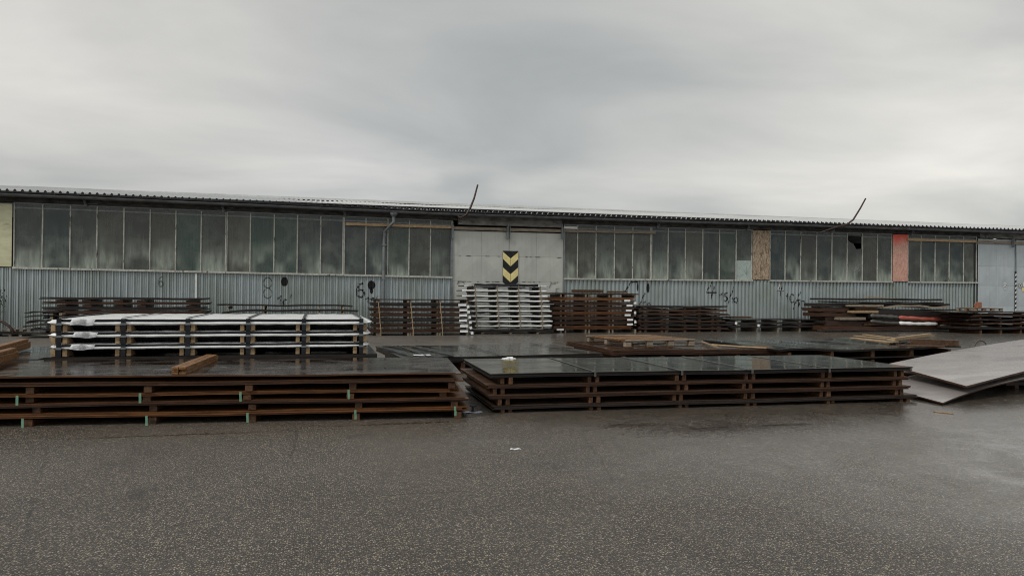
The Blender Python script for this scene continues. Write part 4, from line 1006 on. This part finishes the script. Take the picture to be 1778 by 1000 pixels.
# wire loop behind the pale sheets
mb = MB(); c_ = onZ(1703, 604, .35); R_ = 17 * (c_.y) / FPX
mb.tube([(R_ * cos(a) , 0, .32 + R_ * 1.05 * sin(a)) for a in [pi * k / 16 for k in range(17)]] , .011, 6)
mb.tube([(-R_, 0, .34), (-R_ - .02, 0, 0)], .011, 6); mb.tube([(R_, 0, .34), (R_ + .02, 0, 0)], .011, 6); mb.tube([(-1.7 * R_, .02, .36), (R_, -.02, .38)], .009, 6)
o = obj('wire_hoop', mb, M_rod, smooth=True); o.location = (c_.x, c_.y, 0); tag(o, 'thin bent wire hoop standing behind the pale sheets', 'wire')

# ---- pale curved sheets at the right
def bez(a, b, c_, d, u): return a * (1 - u) ** 3 + b * 3 * u * (1 - u) ** 2 + c_ * 3 * u * u * (1 - u) + d * u ** 3
def pale_sheet(label, near, far, th, drop):
    """near/far: lists of 4 world points along the near and far long edges"""
    P = []
    for i in range(31):
        u = i / 30; a = bez(*near, u); b = bez(*far, u); P.append([a.lerp(b, v / 6) for v in range(7)])
    o_ = Vector((near[0].x, near[0].y, 0)); P = [[p - o_ for p in r] for r in P]
    mb = MB(); mb.slab(P, th, 0, 1, 1); o = obj('curved_sheet', mb, [M_rust, M_pale]); o.location = o_; tag(o, label, 'steel sheet', 'pale curved sheets'); return o
n0 = onZ(1678, 670, .24); n1_ = onZ(1735, 655, .31); n2_ = onZ(1800, 638, .42); n3_ = onZ(1900, 615, .56)
f0 = onZ(1540, 632, .36); f1 = onZ(1600, 619, .40); f2 = onZ(1690, 600, .50); f3 = onZ(1830, 582, .60)
pale_sheet('upper pale grey curved sheet at the right edge, overhanging its twin', [n0, n1_, n2_, n3_], [f0, f1, f2, f3], .03, 0)
n0 = onZ(1637, 699, .04); n1_ = onZ(1690, 677, .14); n2_ = onZ(1730, 662, .25); n3_ = onZ(1860, 645, .34)
f0 = onZ(1520, 668, .10); f1 = onZ(1580, 650, .16); f2 = onZ(1680, 630, .24); f3 = onZ(1800, 612, .32)
pale_sheet('lower pale grey curved sheet drooping to the asphalt at the right edge', [n0, n1_, n2_, n3_], [f0, f1, f2, f3], .02, 0)
# dark plates and timber carrying them
q0 = onZ(1700, 690, 0); random.seed(41)
q0 = onZ(1725, 683, 0)
low_pack('low dark plate stack supporting the pale curved sheets', q0.x, q0.x + 4.5, q0.y + .6, 2.0, .15, M_dark, M_wetk, M_woodd, 2, bear=4)

qe = onZ(1860, 645, .34)
low_pack('taller dark plate stack under the far end of the pale curved sheets', qe.x - .9, qe.x + 1.6, qe.y + .45, 1.5, .23, M_dark, M_wetk, M_woodd, 2, bear=3)

# ------------------------------------------------------------------ piles along the wall
def backpile(px0, ybase):
    q = onZ(px0, ybase, 0); return (q.x, q.y)
def papers(t, mid, P0, items, zl, w_=.17, h=.075, mt=None, name='paper_label', dia=False):
    for (px, py) in items:
        s_, z = onL(px, py, P0, 0); mb = MB(); x = s_ - mid
        if dia:
            a = .785 + random.uniform(-.4, .4); R_ = h
            pts = [(x + R_ * cos(a + k * pi / 2), -.07, z - zl + R_ * sin(a + k * pi / 2)) for k in range(4)]; mb.quad(*pts); mb.quad(*[(p[0], p[1] + .003, p[2]) for p in pts][::-1])
        else: mb.box(x - w_ / 2, x + w_ / 2, -.062, -.058, z - zl - h / 2, z - zl + h / 2)
        obj(name, mb, mt or M_paper, t)

# A: brown pile far left
random.seed(51)
PA = backpile(200, 585)
A_l = [(70, 352, 516.5, 520.5), (74, 356, 524.5, 529), (72, 353, 533, 539), (76, 354, 540, 545.5)] + [(78, 354, 548.5 + 7.6 * k, 553.3 + 7.6 * k) for k in range(4)]
pile('the tall brown pile behind the white wrapped packs', 'plate packs of the far left pile', PA, 0, 200, A_l, 1.5, [[105, 150, 205, 245, 330]] * 8, [M_dark, M_rust], M_wetb, M_rust, 2, amp=.006, bw=.28, jx=.06)
PA2 = backpile(90, 587)
A2 = [(43, 100, 541, 543), (41, 110, 547.5, 549), (43, 110, 555.5, 558), (39, 112, 563.5, 566), (52, 120, 570.5, 574), (30, 125, 577.5, 581)]
pile('the small fanned-out pile at the far left', 'sagging sheet packs of the small left pile', PA2, 0, 90, A2, 1.2, [[88, 104]] * 6, M_dark, M_wet, M_woodg, 1, amp=.01, lifts=[(-.03, 0), (-.06, 0), (-.09, 0), (-.05, 0), (0, 0), (0, 0)], jx=.02)
qd = backpile(30, 584)
PA3 = qd
pile('the low black row at the left edge', 'low black packs at the left edge', PA3, 0, 30, [(-120, 46, 575.5, 581)], 1.0, [[-80, -20, 16, 34]], M_dark, M_wetk, M_woodg, 2)
for px in (12, 22, 35, 48):
    q = onL(px, 575, PA3, 0); mb = MB(); mb.box(-.05, .05, 0, .35, 0, .06); o = obj('timber_block', mb, M_woodg); o.location = (PA3[0] + q[0], PA3[1] + .1, onL(30, 575.4, PA3, 0)[1]); tag(o, 'small timber block on the low black row at the left edge', 'timber block', 'timber blocks on the left black row')
mb = MB(); c_ = onY(0, 575, 27.5); mb.tube([(onY(x, y, 27.5) - Vector((c_.x, 27.5, 0))) for x, y in ((-14, 556), (-4, 556.5), (5, 559), (14, 565), (20, 571), (24, 577))], .045, 7); mb.v = [(v[0], v[1], v[2]) for v in mb.v]
o = obj('bent_pipe', mb, M_rod, smooth=True); o.location = (c_.x, 27.5, 0); tag(o, 'dark bent pipe arching over the low black row at the left edge', 'pipe')

# weeds climbing the wall at the left edge
random.seed(61)
c_ = onY(0, 560, 30.2); t = thing('climbing_weed', 'straggly green weed climbing the wall at the left edge', 'plant', (c_.x - .55, 30.4, 0))
mb = MB(); lf = MB()
for k in range(9):
    x = random.uniform(-.7, .35); pts = [(x, 0, 0)]; z = 0
    H_ = random.uniform(.7, 1.75)
    while z < H_: z += .18; x += random.uniform(-.06, .09); pts.append((x, .25 * z / H_ + random.uniform(-.03, .03), z))
    mb.tube(pts, .008, 4)
    for p in pts[1:]:
        for _ in range(9):
            a = Vector(p) + Vector((random.uniform(-.14, .14), random.uniform(-.12, .12), random.uniform(-.1, .1))); s_ = random.uniform(.03, .065)
            d1_ = Vector((random.uniform(-1, 1), random.uniform(-1, 1), random.uniform(-1, 1))).normalized(); d2_ = d1_.cross(Vector((random.uniform(-1, 1), random.uniform(-1, 1), .3))).normalized()
            lf.quad(a - d1_ * s_, a + d2_ * s_ * .5, a + d1_ * s_, a - d2_ * s_ * .5)
obj('stem', mb, M_woodd, t); obj('foliage', lf, M_leaf, t)

# B: thin dark sheets
random.seed(52)
PB = backpile(500, 583)
B_l = [(376, 612, 528.8, 531.8), (384, 622, 537.2, 541), (378, 618, 544.5, 548.5)] + [(380, 622, 552 + 8 * k, 557 + 8 * k) for k in range(4)]
pile('the dark pile behind the right half of the wrapped packs', 'dark plate packs left of the downpipe', PB, 0, 480, B_l, 1.5, [[395, 458, 555, 596]] * 7, M_dark, M_wetk, M_woodl, 2, amp=.014, bw=.05, lifts=[(0, -.02), (-.12, 0), (-.06, 0), (0, 0), (0, 0), (0, 0), (0, 0)])

# C: brown pile with white labels
random.seed(53)
PC = backpile(720, 582.5)
C_l = [(646, 822, 519.3, 521)] + [(644 + random.uniform(-4, 4), 806 + random.uniform(-4, 4), 525.6 + 9.1 * k, 531.8 + 9.1 * k) for k in range(6)]
C_l[0] = (644, 822, 519.5, 521.3)
cp = pile('the brown pile with white labels left of the tall wrapped pile', 'plate packs of the brown labelled pile', PC, 0, 720, C_l, 1.5, [[655, 659, 709, 713, 760, 764, 812]] * 7, [M_rust, M_dark, M_rust], M_wetb, M_woodg, 3, amp=.004, bw=.07, jx=.05)
for k, (px, py) in enumerate(((802, 529.5), (804, 538.5), (803.5, 547.5), (803.5, 556.5), (805, 566), (805, 575))):
    r_ = cp[min(k + 1, 6)]; papers(r_[0], r_[1], PC, [(px, py)], r_[4], .30, .085); papers(r_[0], r_[1], PC, [(812 + (0, 1, 3, 4, 5, 7)[k], py + 3)], r_[4], h=.07, dia=True)
for k in range(1, 7):
    r_ = cp[k]
    for px in (656, 712, 763):
        s_, _ = onL(px + k * .9, 550, PC, 0); mb = MB(); mb.box(s_ - r_[1] - .015, s_ - r_[1] + .015, -.045, -.04, 0, r_[5] + r_[6] - r_[7] + .01); obj('band', mb, M_woodl, r_[0])

# D: tall pile of white and black wrapped packs
random.seed(54)
PD = backpile(880, 579.5)
white_ys = [128, 165, 208, 247, 290, 328, 370, 412, 449]
for k, yy in enumerate(white_ys):
    y0 = 470 + yy / 4.679; yn = 470 + (white_ys[k + 1] if k < 8 else 478) / 4.679
    zt, zb = onL(880, y0 - 1.45, PD, 0)[1], onL(880, y0 + 1.15, PD, 0)[1]; zn = onL(880, yn - 1.45, PD, 0)[1]
    pl = (805, 802, 802, 812, 812, 816, 818, 818, 824)[k]; pr = (950, 949, 951, 953, 954, 957, 958, 959, 958)[k]
    s0_, s1_ = onL(pl, 540, PD, 0)[0], onL(pr, 540, PD, 0)[0]; mid = (s0_ + s1_) / 2; h = (s1_ - s0_) / 2; gap = zb - zn; th = zt - zb
    lab = '%s film-wrapped pack of the tall black-and-white pile in front of the sliding door' % (ORD[k] if k < 9 else '')
    t = thing('wrapped_pack', lab, 'wrapped pack', (PD[0] + mid, PD[1], zn), 0, 'packs of the tall black-and-white pile')
    mb = MB(); P = []; ph = random.uniform(0, 6)
    for i in range(41):
        u = i / 40; x = -h + 2 * h * u; b_ = 1.0 + .2 * max(0, (u - .86) / .14) ** .5 * (1 if u < .985 else .3) ; w1 = .004 * sin(x * 6 + ph); P.append([(x, -.04 - .01 * b_, gap - .0 + w1), (x, -.05 * b_, gap + th * .5 + w1), (x, -.04 - .01 * b_, gap + th * b_ * .95 + w1)])
    mb.grid([r[::-1] for r in P]); o = obj('white_film', mb, [M_white if k not in (0,) else M_white2], t, smooth=True); s_ = o.modifiers.new('s', 'SOLIDIFY'); s_.thickness = .004
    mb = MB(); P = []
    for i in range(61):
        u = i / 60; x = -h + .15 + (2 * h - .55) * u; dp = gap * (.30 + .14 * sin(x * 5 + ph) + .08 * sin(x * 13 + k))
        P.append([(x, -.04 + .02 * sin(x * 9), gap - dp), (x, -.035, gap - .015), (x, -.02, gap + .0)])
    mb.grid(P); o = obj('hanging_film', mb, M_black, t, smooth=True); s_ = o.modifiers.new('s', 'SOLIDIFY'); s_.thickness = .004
    mb = sheet_mesh(-h + .05, h - .2, .0, 1.5, gap + th * .8, th * .6, .003); obj('steel_plate', mb, [M_dark, M_wetk], t)
    if k == 0:
        mb = MB(); P = []
        for i in range(41):
            u = i / 40; x = -h + .4 + (2 * h - .8) * u; P.append([(x, -.05, gap + th * .5), (x, -.045, gap + th + .05 + .02 * abs(sin(x * 3.5))), (x, .5, gap + th + .055)])
        mb.grid(P); o = obj('black_film', mb, M_black, t, smooth=True); s_ = o.modifiers.new('s', 'SOLIDIFY'); s_.thickness = .004
    for px in (824, 862, 899, 937):
        bx = onL(px + k * .55, 540, PD, 0)[0] - mid
        mb = MB(); mb.box(bx - .045, bx + .045, -.03, 1.4, 0, max(.02, gap)); obj('bearer', mb, M_woodg, t)
        mb = MB(); mb.box(bx - .02, bx + .015, -.085, -.08, -.002, gap + th); obj('band', mb, M_woodg, t)
        if random.random() < .8:
            mb = MB(); L_ = random.uniform(.25, .5); mb.box(bx + .08, bx + .08 + L_, -.052, -.048, gap * .35, gap * .35 + .02 + random.uniform(0, .02)); obj('film_edge', mb, M_greyfilm, t)
pile('the tall black-and-white pile', None, PD, 0, 880, [(826, 962, 572.5, 577)], 1.4, [[838, 887, 934]], M_dark, M_wetk, M_woodg, 2, label_fn=lambda i: 'bare dark plate pack at the foot of the tall black-and-white pile')

# E: tall brown pile with boards on top
random.seed(55)
PE = backpile(1030, 577.5)
E_l = [(958, 1109, 508.8, 511.5)] + [(961 + random.uniform(-3, 3), 1098 + random.uniform(-3, 3), 516.0 + 8.3 * k, 522.0 + 8.3 * k) for k in range(7)]
ep = pile('the tall brown pile right of the sliding door', 'plate packs of the tall brown pile', PE, 0, 1030, E_l, 1.5, [[975, 983, 1018, 1024, 1059, 1065, 1104]] * 8, [M_rust, M_rust2, M_rust], M_wetb, M_woodg, 3, bw=.07, jx=.05)
for k, py in enumerate((522, 530.5, 539, 547, 555, 563)):
    r_ = ep[k + 1]; papers(r_[0], r_[1], PE, [(1090 + random.uniform(-2, 3), py)], r_[4], .27, .08)
    if k % 2 == 0: papers(r_[0], r_[1], PE, [(1102, py + 4)], r_[4], h=.07, dia=True)
papers(ep[7][0], ep[7][1], PE, [(972, 572)], ep[7][4], .3, .08)
ztop = onL(1030, 508.6, PE, 0)[1]
for px0, px1, h, lab in ((1001, 1050, .12, 'wide weathered board on top of the tall brown pile'), (1064, 1092, .08, 'short weathered board at the right of the top of the tall brown pile')):
    a = onL(px0, 508, PE, 0)[0]; b = onL(px1, 508, PE, 0)[0]; mb = MB(); mb.box(0, b - a, 0, .5, 0, h); o = obj('timber_board', mb, M_woodd, bevel=.005); o.location = (PE[0] + a, PE[1] + .15, ztop + .012); tag(o, lab, 'board')

# F
random.seed(56)
PF = backpile(1180, 576.5)
F_l = [(1104 + random.uniform(-2, 12), 1262 + random.uniform(-6, 6), 531 + 6.3 * k, 535.0 + 6.3 * k) for k in range(7)]
pile('the ragged brown pile below the number 4', 'plate packs of the ragged brown pile', PF, 0, 1180, F_l, 1.5, [[1112, 1122, 1150, 1158, 1190, 1215, 1238, 1248]] * 7, [M_dark, M_rust, M_rust, M_dark, M_rust], M_wetb, M_woodd, 2, amp=.012, bw=.12, jx=.12)
# G
random.seed(57)
PG = (onY(1340, 560, YW - 1.9).x, YW - 1.9)
G_l = [(1268, 1440, 553.6, 556), (1262, 1440, 559.5, 563), (1264, 1436, 565.5, 569)]
gpk = pile('the low black row below the number 10/10', 'low black packs along the wall', PG, 0, 1340, G_l, 1.4, [[1280, 1316, 1352, 1390, 1420]] * 3, M_dark, M_wetk, M_woodg, 2, amp=.01, bw=.06)
papers(gpk[1][0], gpk[1][1], PG, [(1316, 565), (1422, 565), (1277, 561)], gpk[1][4], h=.08, dia=True)
s_ = onL(1273, 550, PG, 0)[0]; mb = MB(); mb.box(0, 1.05, 0, .6, 0, .07); o = obj('timber_board', mb, M_woodd, bevel=.005); o.location = (PG[0] + s_, PG[1] + .2, onL(1340, 553.4, PG, 0)[1] + .02); tag(o, 'dark board on the left end of the low black row', 'board')

# H: messy pile
random.seed(58)
PH = backpile(1560, 576)
def hz(y): return onL(1560, y, PH, 0)[1]
def hx(px): return PH[0] + onL(px, 550, PH, 0)[0]
def H_item(px0, px1, ytop, ybot, dy, dep, mt, top, lab, lift=(0, 0), amp=.01, name='steel_sheet', cat='steel sheet', grp=None, wav=3, tilt=0):
    x0, x1 = hx(px0), hx(px1); zt, zb = hz(ytop), hz(ybot); t_ = max(.015, zt - zb)
    mb = sheet_mesh(-(x1 - x0) / 2, (x1 - x0) / 2, 0, dep, t_, t_, amp, 24, lift, None, wav); mb.v = [(v[0], v[1], v[2] + tilt * v[0]) for v in mb.v]
    o = obj(name, mb, [mt, top]); o.location = ((x0 + x1) / 2, PH[1] + dy, zb); tag(o, lab, cat, grp); return o
H_items = [
 (1440, 1688, 558, 565.5, .18, 1.5, M_rust, M_wet, 'dark sheets filling the foot of the messy pile behind the tubes', .01),
 (1446, 1500, 534, 536, .4, 1.1, M_dark, M_wet, 'thin sheet between two brown bundles on the left of the messy pile', .006),
 (1440, 1502, 541.5, 543.5, .4, 1.1, M_rust, M_wet, 'thin rusty sheet at mid height on the left of the messy pile', .006),
 (1444, 1498, 550.5, 556, .42, 1.1, M_rust, M_wet, 'rusty bundle above the foot of the messy pile', .006),
 (1520, 1680, 551.5, 557.5, .2, 1.2, M_dark, M_wet, 'dark sheet bundle behind the orange tube', .012),
 (1478, 1660, 527, 530, .35, 1.1, M_dark, M_wet, 'dark sheets under the second long sheet of the messy pile', .01),
 (1640, 1735, 545, 552, .3, 1.2, M_dark, M_wet, 'dark sheets joining the messy pile to the right edge pile', .012),
 (1432, 1690, 566, 573.5, 0, 1.6, M_rust, M_wet, 'long dark sheets at the foot of the messy pile', .012),
 (1436, 1500, 556.5, 561, .3, 1.2, M_dark, M_wet, 'dark sheet at the left foot of the messy pile', .008),
 (1432, 1495, 544, 550, .35, 1.2, M_rust, M_wet, 'brown sheet bundle at mid height on the left of the messy pile', .008),
 (1431, 1484, 535.5, 541, .35, 1.2, M_rust, M_wet, 'short brown sheet bundle two below the top left of the messy pile', .008),
 (1434, 1478, 527.5, 533, .35, 1.2, M_dark, M_wet, 'short dark sheet bundle just below the top left of the messy pile', .008),
 (1512, 1668, 537.5, 551, .15, 1.3, M_dark, M_wet, 'thick buckled dark sheets across the middle of the messy pile', .03),
 (1458, 1645, 524.5, 526.5, .2, 1.3, M_dark, M_wet, 'second long sheet from the top of the messy pile', .015),
 (1443, 1642, 518.5, 521.5, .2, 1.3, M_dark, M_wet, 'top sheet of the messy pile, overhanging to the right', .012),
 (1500, 1650, 530.5, 533.5, .1, 1.3, M_woodg, M_wetb, 'warped brownish sheet below the two top sheets of the messy pile', .035)]
for a in H_items: H_item(*a[:7], a[7], a[8], amp=a[9])
for px0, px1, y0, y1, dy, mt, lab in ((1476, 1535, 529.5, 533, .02, M_woodg, 'pale beam near the top of the messy pile'), (1481, 1526, 539.5, 543.5, .02, M_woodl, 'yellow beam at mid height of the messy pile'), (1459, 1503, 551, 555.5, -.02, M_woodg, 'lowest pale beam of the messy pile'),
                              (1671, 1720, 547, 551, -.05, M_woodl, 'pale board right of the orange wrapped tube'), (1491, 1530, 533.3, 539, .2, M_woodd, 'brown chock between the upper yellow beams'), (1503, 1560, 561.5, 565, .1, M_woodd, 'brown timber under the white wrapped tube')):
    x0, x1 = hx(px0), hx(px1); mb = MB(); mb.box(0, x1 - x0, 0, .5, 0, max(.05, hz(y0) - hz(y1))); o = obj('timber_beam', mb, mt, bevel=.006); o.location = (x0, PH[1] + dy, hz(y1)); tag(o, lab, 'timber beam')
def tube_item(pts, r, mt, lab, name, dy=-.12):
    P = [Vector((hx(p[0]), PH[1] + dy, hz(p[1]))) for p in pts]; o_ = P[0].copy(); Q = []
    for a, b in zip(P, P[1:]):
        for k in range(8): Q.append(a.lerp(b, k / 8) - o_)
    Q.append(P[-1] - o_); mb = MB(); mb.tube(Q, [r * (1 + .14 * sin(k * 1.7) + .1 * sin(k * .6)) * (.5 if k in (0, len(Q) - 1) else 1) for k in range(len(Q))], 9)
    o = obj(name, mb, mt, smooth=True); o.location = o_; tag(o, lab, 'wrapped tube'); return o
tube_item(((1508, 548), (1530, 549), (1556, 551)), .085, M_greyedge, 'dark grey wrapped tube left of the orange one', 'wrapped_tube')
tube_item(((1556, 551), (1600, 553.5), (1640, 554), (1672, 552.5)), .085, M_orange, 'bright orange-red wrapped tube in the messy pile', 'wrapped_tube')
tube_item(((1508, 557), (1535, 560), (1558, 561)), .07, M_greyedge, 'lower dark grey tube left of the white one', 'wrapped_tube')
tube_item(((1556, 560.5), (1590, 562), (1624, 562)), .075, M_white, 'white wrapped tube below the orange one', 'wrapped_tube')
for k, (a, b) in enumerate((((1628, 566), (1690, 551)), ((1640, 565), (1682, 560)), ((1660, 558), (1688, 553)))):
    p, q = Vector((hx(a[0]), PH[1] - .2, hz(a[1]))), Vector((hx(b[0]), PH[1] - .05, hz(b[1]))); mb = MB(); mb.beam((0, 0, 0), q - p, .12, .06); o = obj('timber_board', mb, M_woodg, bevel=.004); o.location = p; tag(o, ('long slanting grey plank at the right end of the white tube', 'nearly level grey plank below the slanting one', 'short grey plank at the right end of the orange tube')[k], 'plank')
p = Vector((hx(1510), PH[1] + .25, hz(517.6))); mb = MB(); mb.beam((0, 0, 0), Vector((1.1, .1, -.04)), .06, .04); o = obj('lath', mb, M_woodl); o.location = p + Vector((0, 0, .02)); tag(o, 'thin pale lath lying on the top sheet of the messy pile', 'lath')

# I: right dark pile
random.seed(59)
PI_ = backpile(1740, 579)
I_l = [(1668, 1900, 541.5, 543.5), (1690, 1900, 546, 550), (1684, 1890, 553.5, 556.5), (1690, 1900, 560.5, 563.5), (1684, 1900, 567.5, 572)]
pile('the dark pile at the right edge before the blue-grey door', 'dark packs of the right edge pile', PI_, 0, 1740, I_l, 1.8, [[1705, 1740, 1775, 1820, 1870]] * 5, [M_dark, M_rust], M_wet, M_woodd, 2, amp=.02, bw=.1, jx=.1)
zi = onL(1740, 541.2, PI_, 0)[1] + .04
x0 = PI_[0] + onL(1709, 540, PI_, 0)[0]; x1 = PI_[0] + onL(1759, 540, PI_, 0)[0]
random.seed(3)
pallet('small dark pallet on top of the right edge pile', Vector((x0, PI_[1] + .5, 0)), (1, 0, 0), x1 - x0, 1.0, zi - .03, 5, M_woodd, .07)
mb = MB(); mb.box(0, .24, 0, .2, 0, .2); mb.box(.08, .26, .02, .18, .201, .27); o = obj('rusty_block', mb, M_brick, bevel=.01); o.location = (PI_[0] + onL(1721, 530, PI_, 0)[0], PI_[1] + .7, zi + .115); tag(o, 'small orange-brown block on the dark pallet', 'block')

# ------------------------------------------------------------------ loose things in the foreground
# timber bundle on the near left pile
ztp = ZL + .006
p, q = onZ(311, 650, ztp), onZ(368, 626, ztp); d = (q - p); d.z = 0; ang = math.atan2(d.y, d.x); Ld = d.length
t = thing('timber_bundle', 'bundle of orange-brown laths lying across the top of the left foreground pile', 'timber bundle', p, ang)
random.seed(71)
for r_ in range(3):
    for c2 in range(2):
        mb = MB(); mb.box(random.uniform(-.04, .04), Ld + random.uniform(-.05, .05), -.085 + c2 * .085 + .004, -.085 + c2 * .085 + .082, r_ * .032, r_ * .032 + .029); obj('lath', mb, M_wood, t, bevel=.003)
# timbers at the left edge
zt_ = zbase + .0
for k, (a, b, hh, lab) in enumerate((((-70, 640), (46, 604), .11, 'long reddish timber at the left edge, the farther of two'), ((-80, 652), (24, 622), .10, 'shorter reddish timber at the left edge, the nearer of two'))):
    p, q = onZ(*a, zt_ + .01), onZ(*b, zt_ + .01); mb = MB(); mb.beam((0, 0, 0), q - p, .12, hh); mb.beam((.02, .01, hh + .002), (q - p) * .97 + Vector((0, 0, hh + .002)), .1, .05)
    o = obj('squared_timber', mb, M_wood, bevel=.006); o.location = p; tag(o, lab, 'timber')
# crumpled film on J
c_ = onZ(882, 624, .62 if False else ZJ + .06); t = None
def crumple(px, py, z, w_, h, mt, name, lab, cat, n=9):
    c_ = onZ(px, py, z); mb = MB(); P = []
    for i in range(n + 1):
        row = []
        for j in range(n + 1):
            u, v = i / n - .5, j / n - .5; r2 = max(0, 1 - (u * u + v * v) * 4.2) * (.35 + .65 * abs(sin(i * 2.3 + j * 1.7)))
            row.append((u * w_ * (1 - .5 * abs(v + .15 * sin(i * 2.0))) + random.uniform(-.012, .012), v * w_ * .6 + random.uniform(-.012, .012), .004 + h * r2 * random.uniform(.35, 1)))
        P.append(row)
    mb.slab(P, .003); o = obj(name, mb, mt); o.location = (c_.x, c_.y, z); tag(o, lab, cat); return o
random.seed(72)
crumple(884, 624.5, .515, .36, .055, M_white, 'crumpled_film', 'crumpled white film scrap on the far edge of the right foreground pile', 'plastic scrap')
c_ = onZ(820, 716, 0); t = thing('discarded_card', 'white-blue card under a small dark clip beside the left foreground pile', 'litter', (c_.x, c_.y, 0), .05)
mb = MB(); mb.slab([[(-.13 + .26 * i / 6, -.05 + .1 * j, .008 + .006 * sin(i * 1.1)) for j in range(2)] for i in range(7)], .003); obj('card', mb, simple('blue_white_card', (.35, .42, .55), (.62, .68, .75), 12, (.3, .4), bmp=0), t)
mb = MB(); mb.box(-.01, .02, -.01, .01, .02, .08); mb.box(-.03, .05, -.02, .02, .08, .092); mb.box(-.02, .03, -.015, .015, .012, .02); obj('clip', mb, M_strap, t)
c_ = onZ(895, 780, 0); mb = MB(); mb.slab([[(-.055 + .11 * i / 5, -.02 + .04 * j + .004 * sin(i), .008 + .004 * sin(i * 2)) for j in range(2)] for i in range(6)], .005); o = obj('paper_scrap', mb, M_paper); o.location = (c_.x, c_.y, 0); tag(o, 'small white paper scrap alone on the wet asphalt', 'litter')
p, q = onZ(1621, 714.5, .003), onZ(1654, 718, .003); mb = MB(); mb.beam((0, 0, 0), q - p, .03, .012); o = obj('lath', mb, M_woodl); o.location = p; tag(o, 'thin pale stick on the asphalt below the pale sheets', 'stick')

for o in COL.objects:                       # smooth-shaded parts stay smooth, everything else flat; nothing else to set
    if o.type == 'MESH' and 'kind' not in o and o.parent is None and 'label' not in o: o['label'] = o.name.replace('_', ' ')
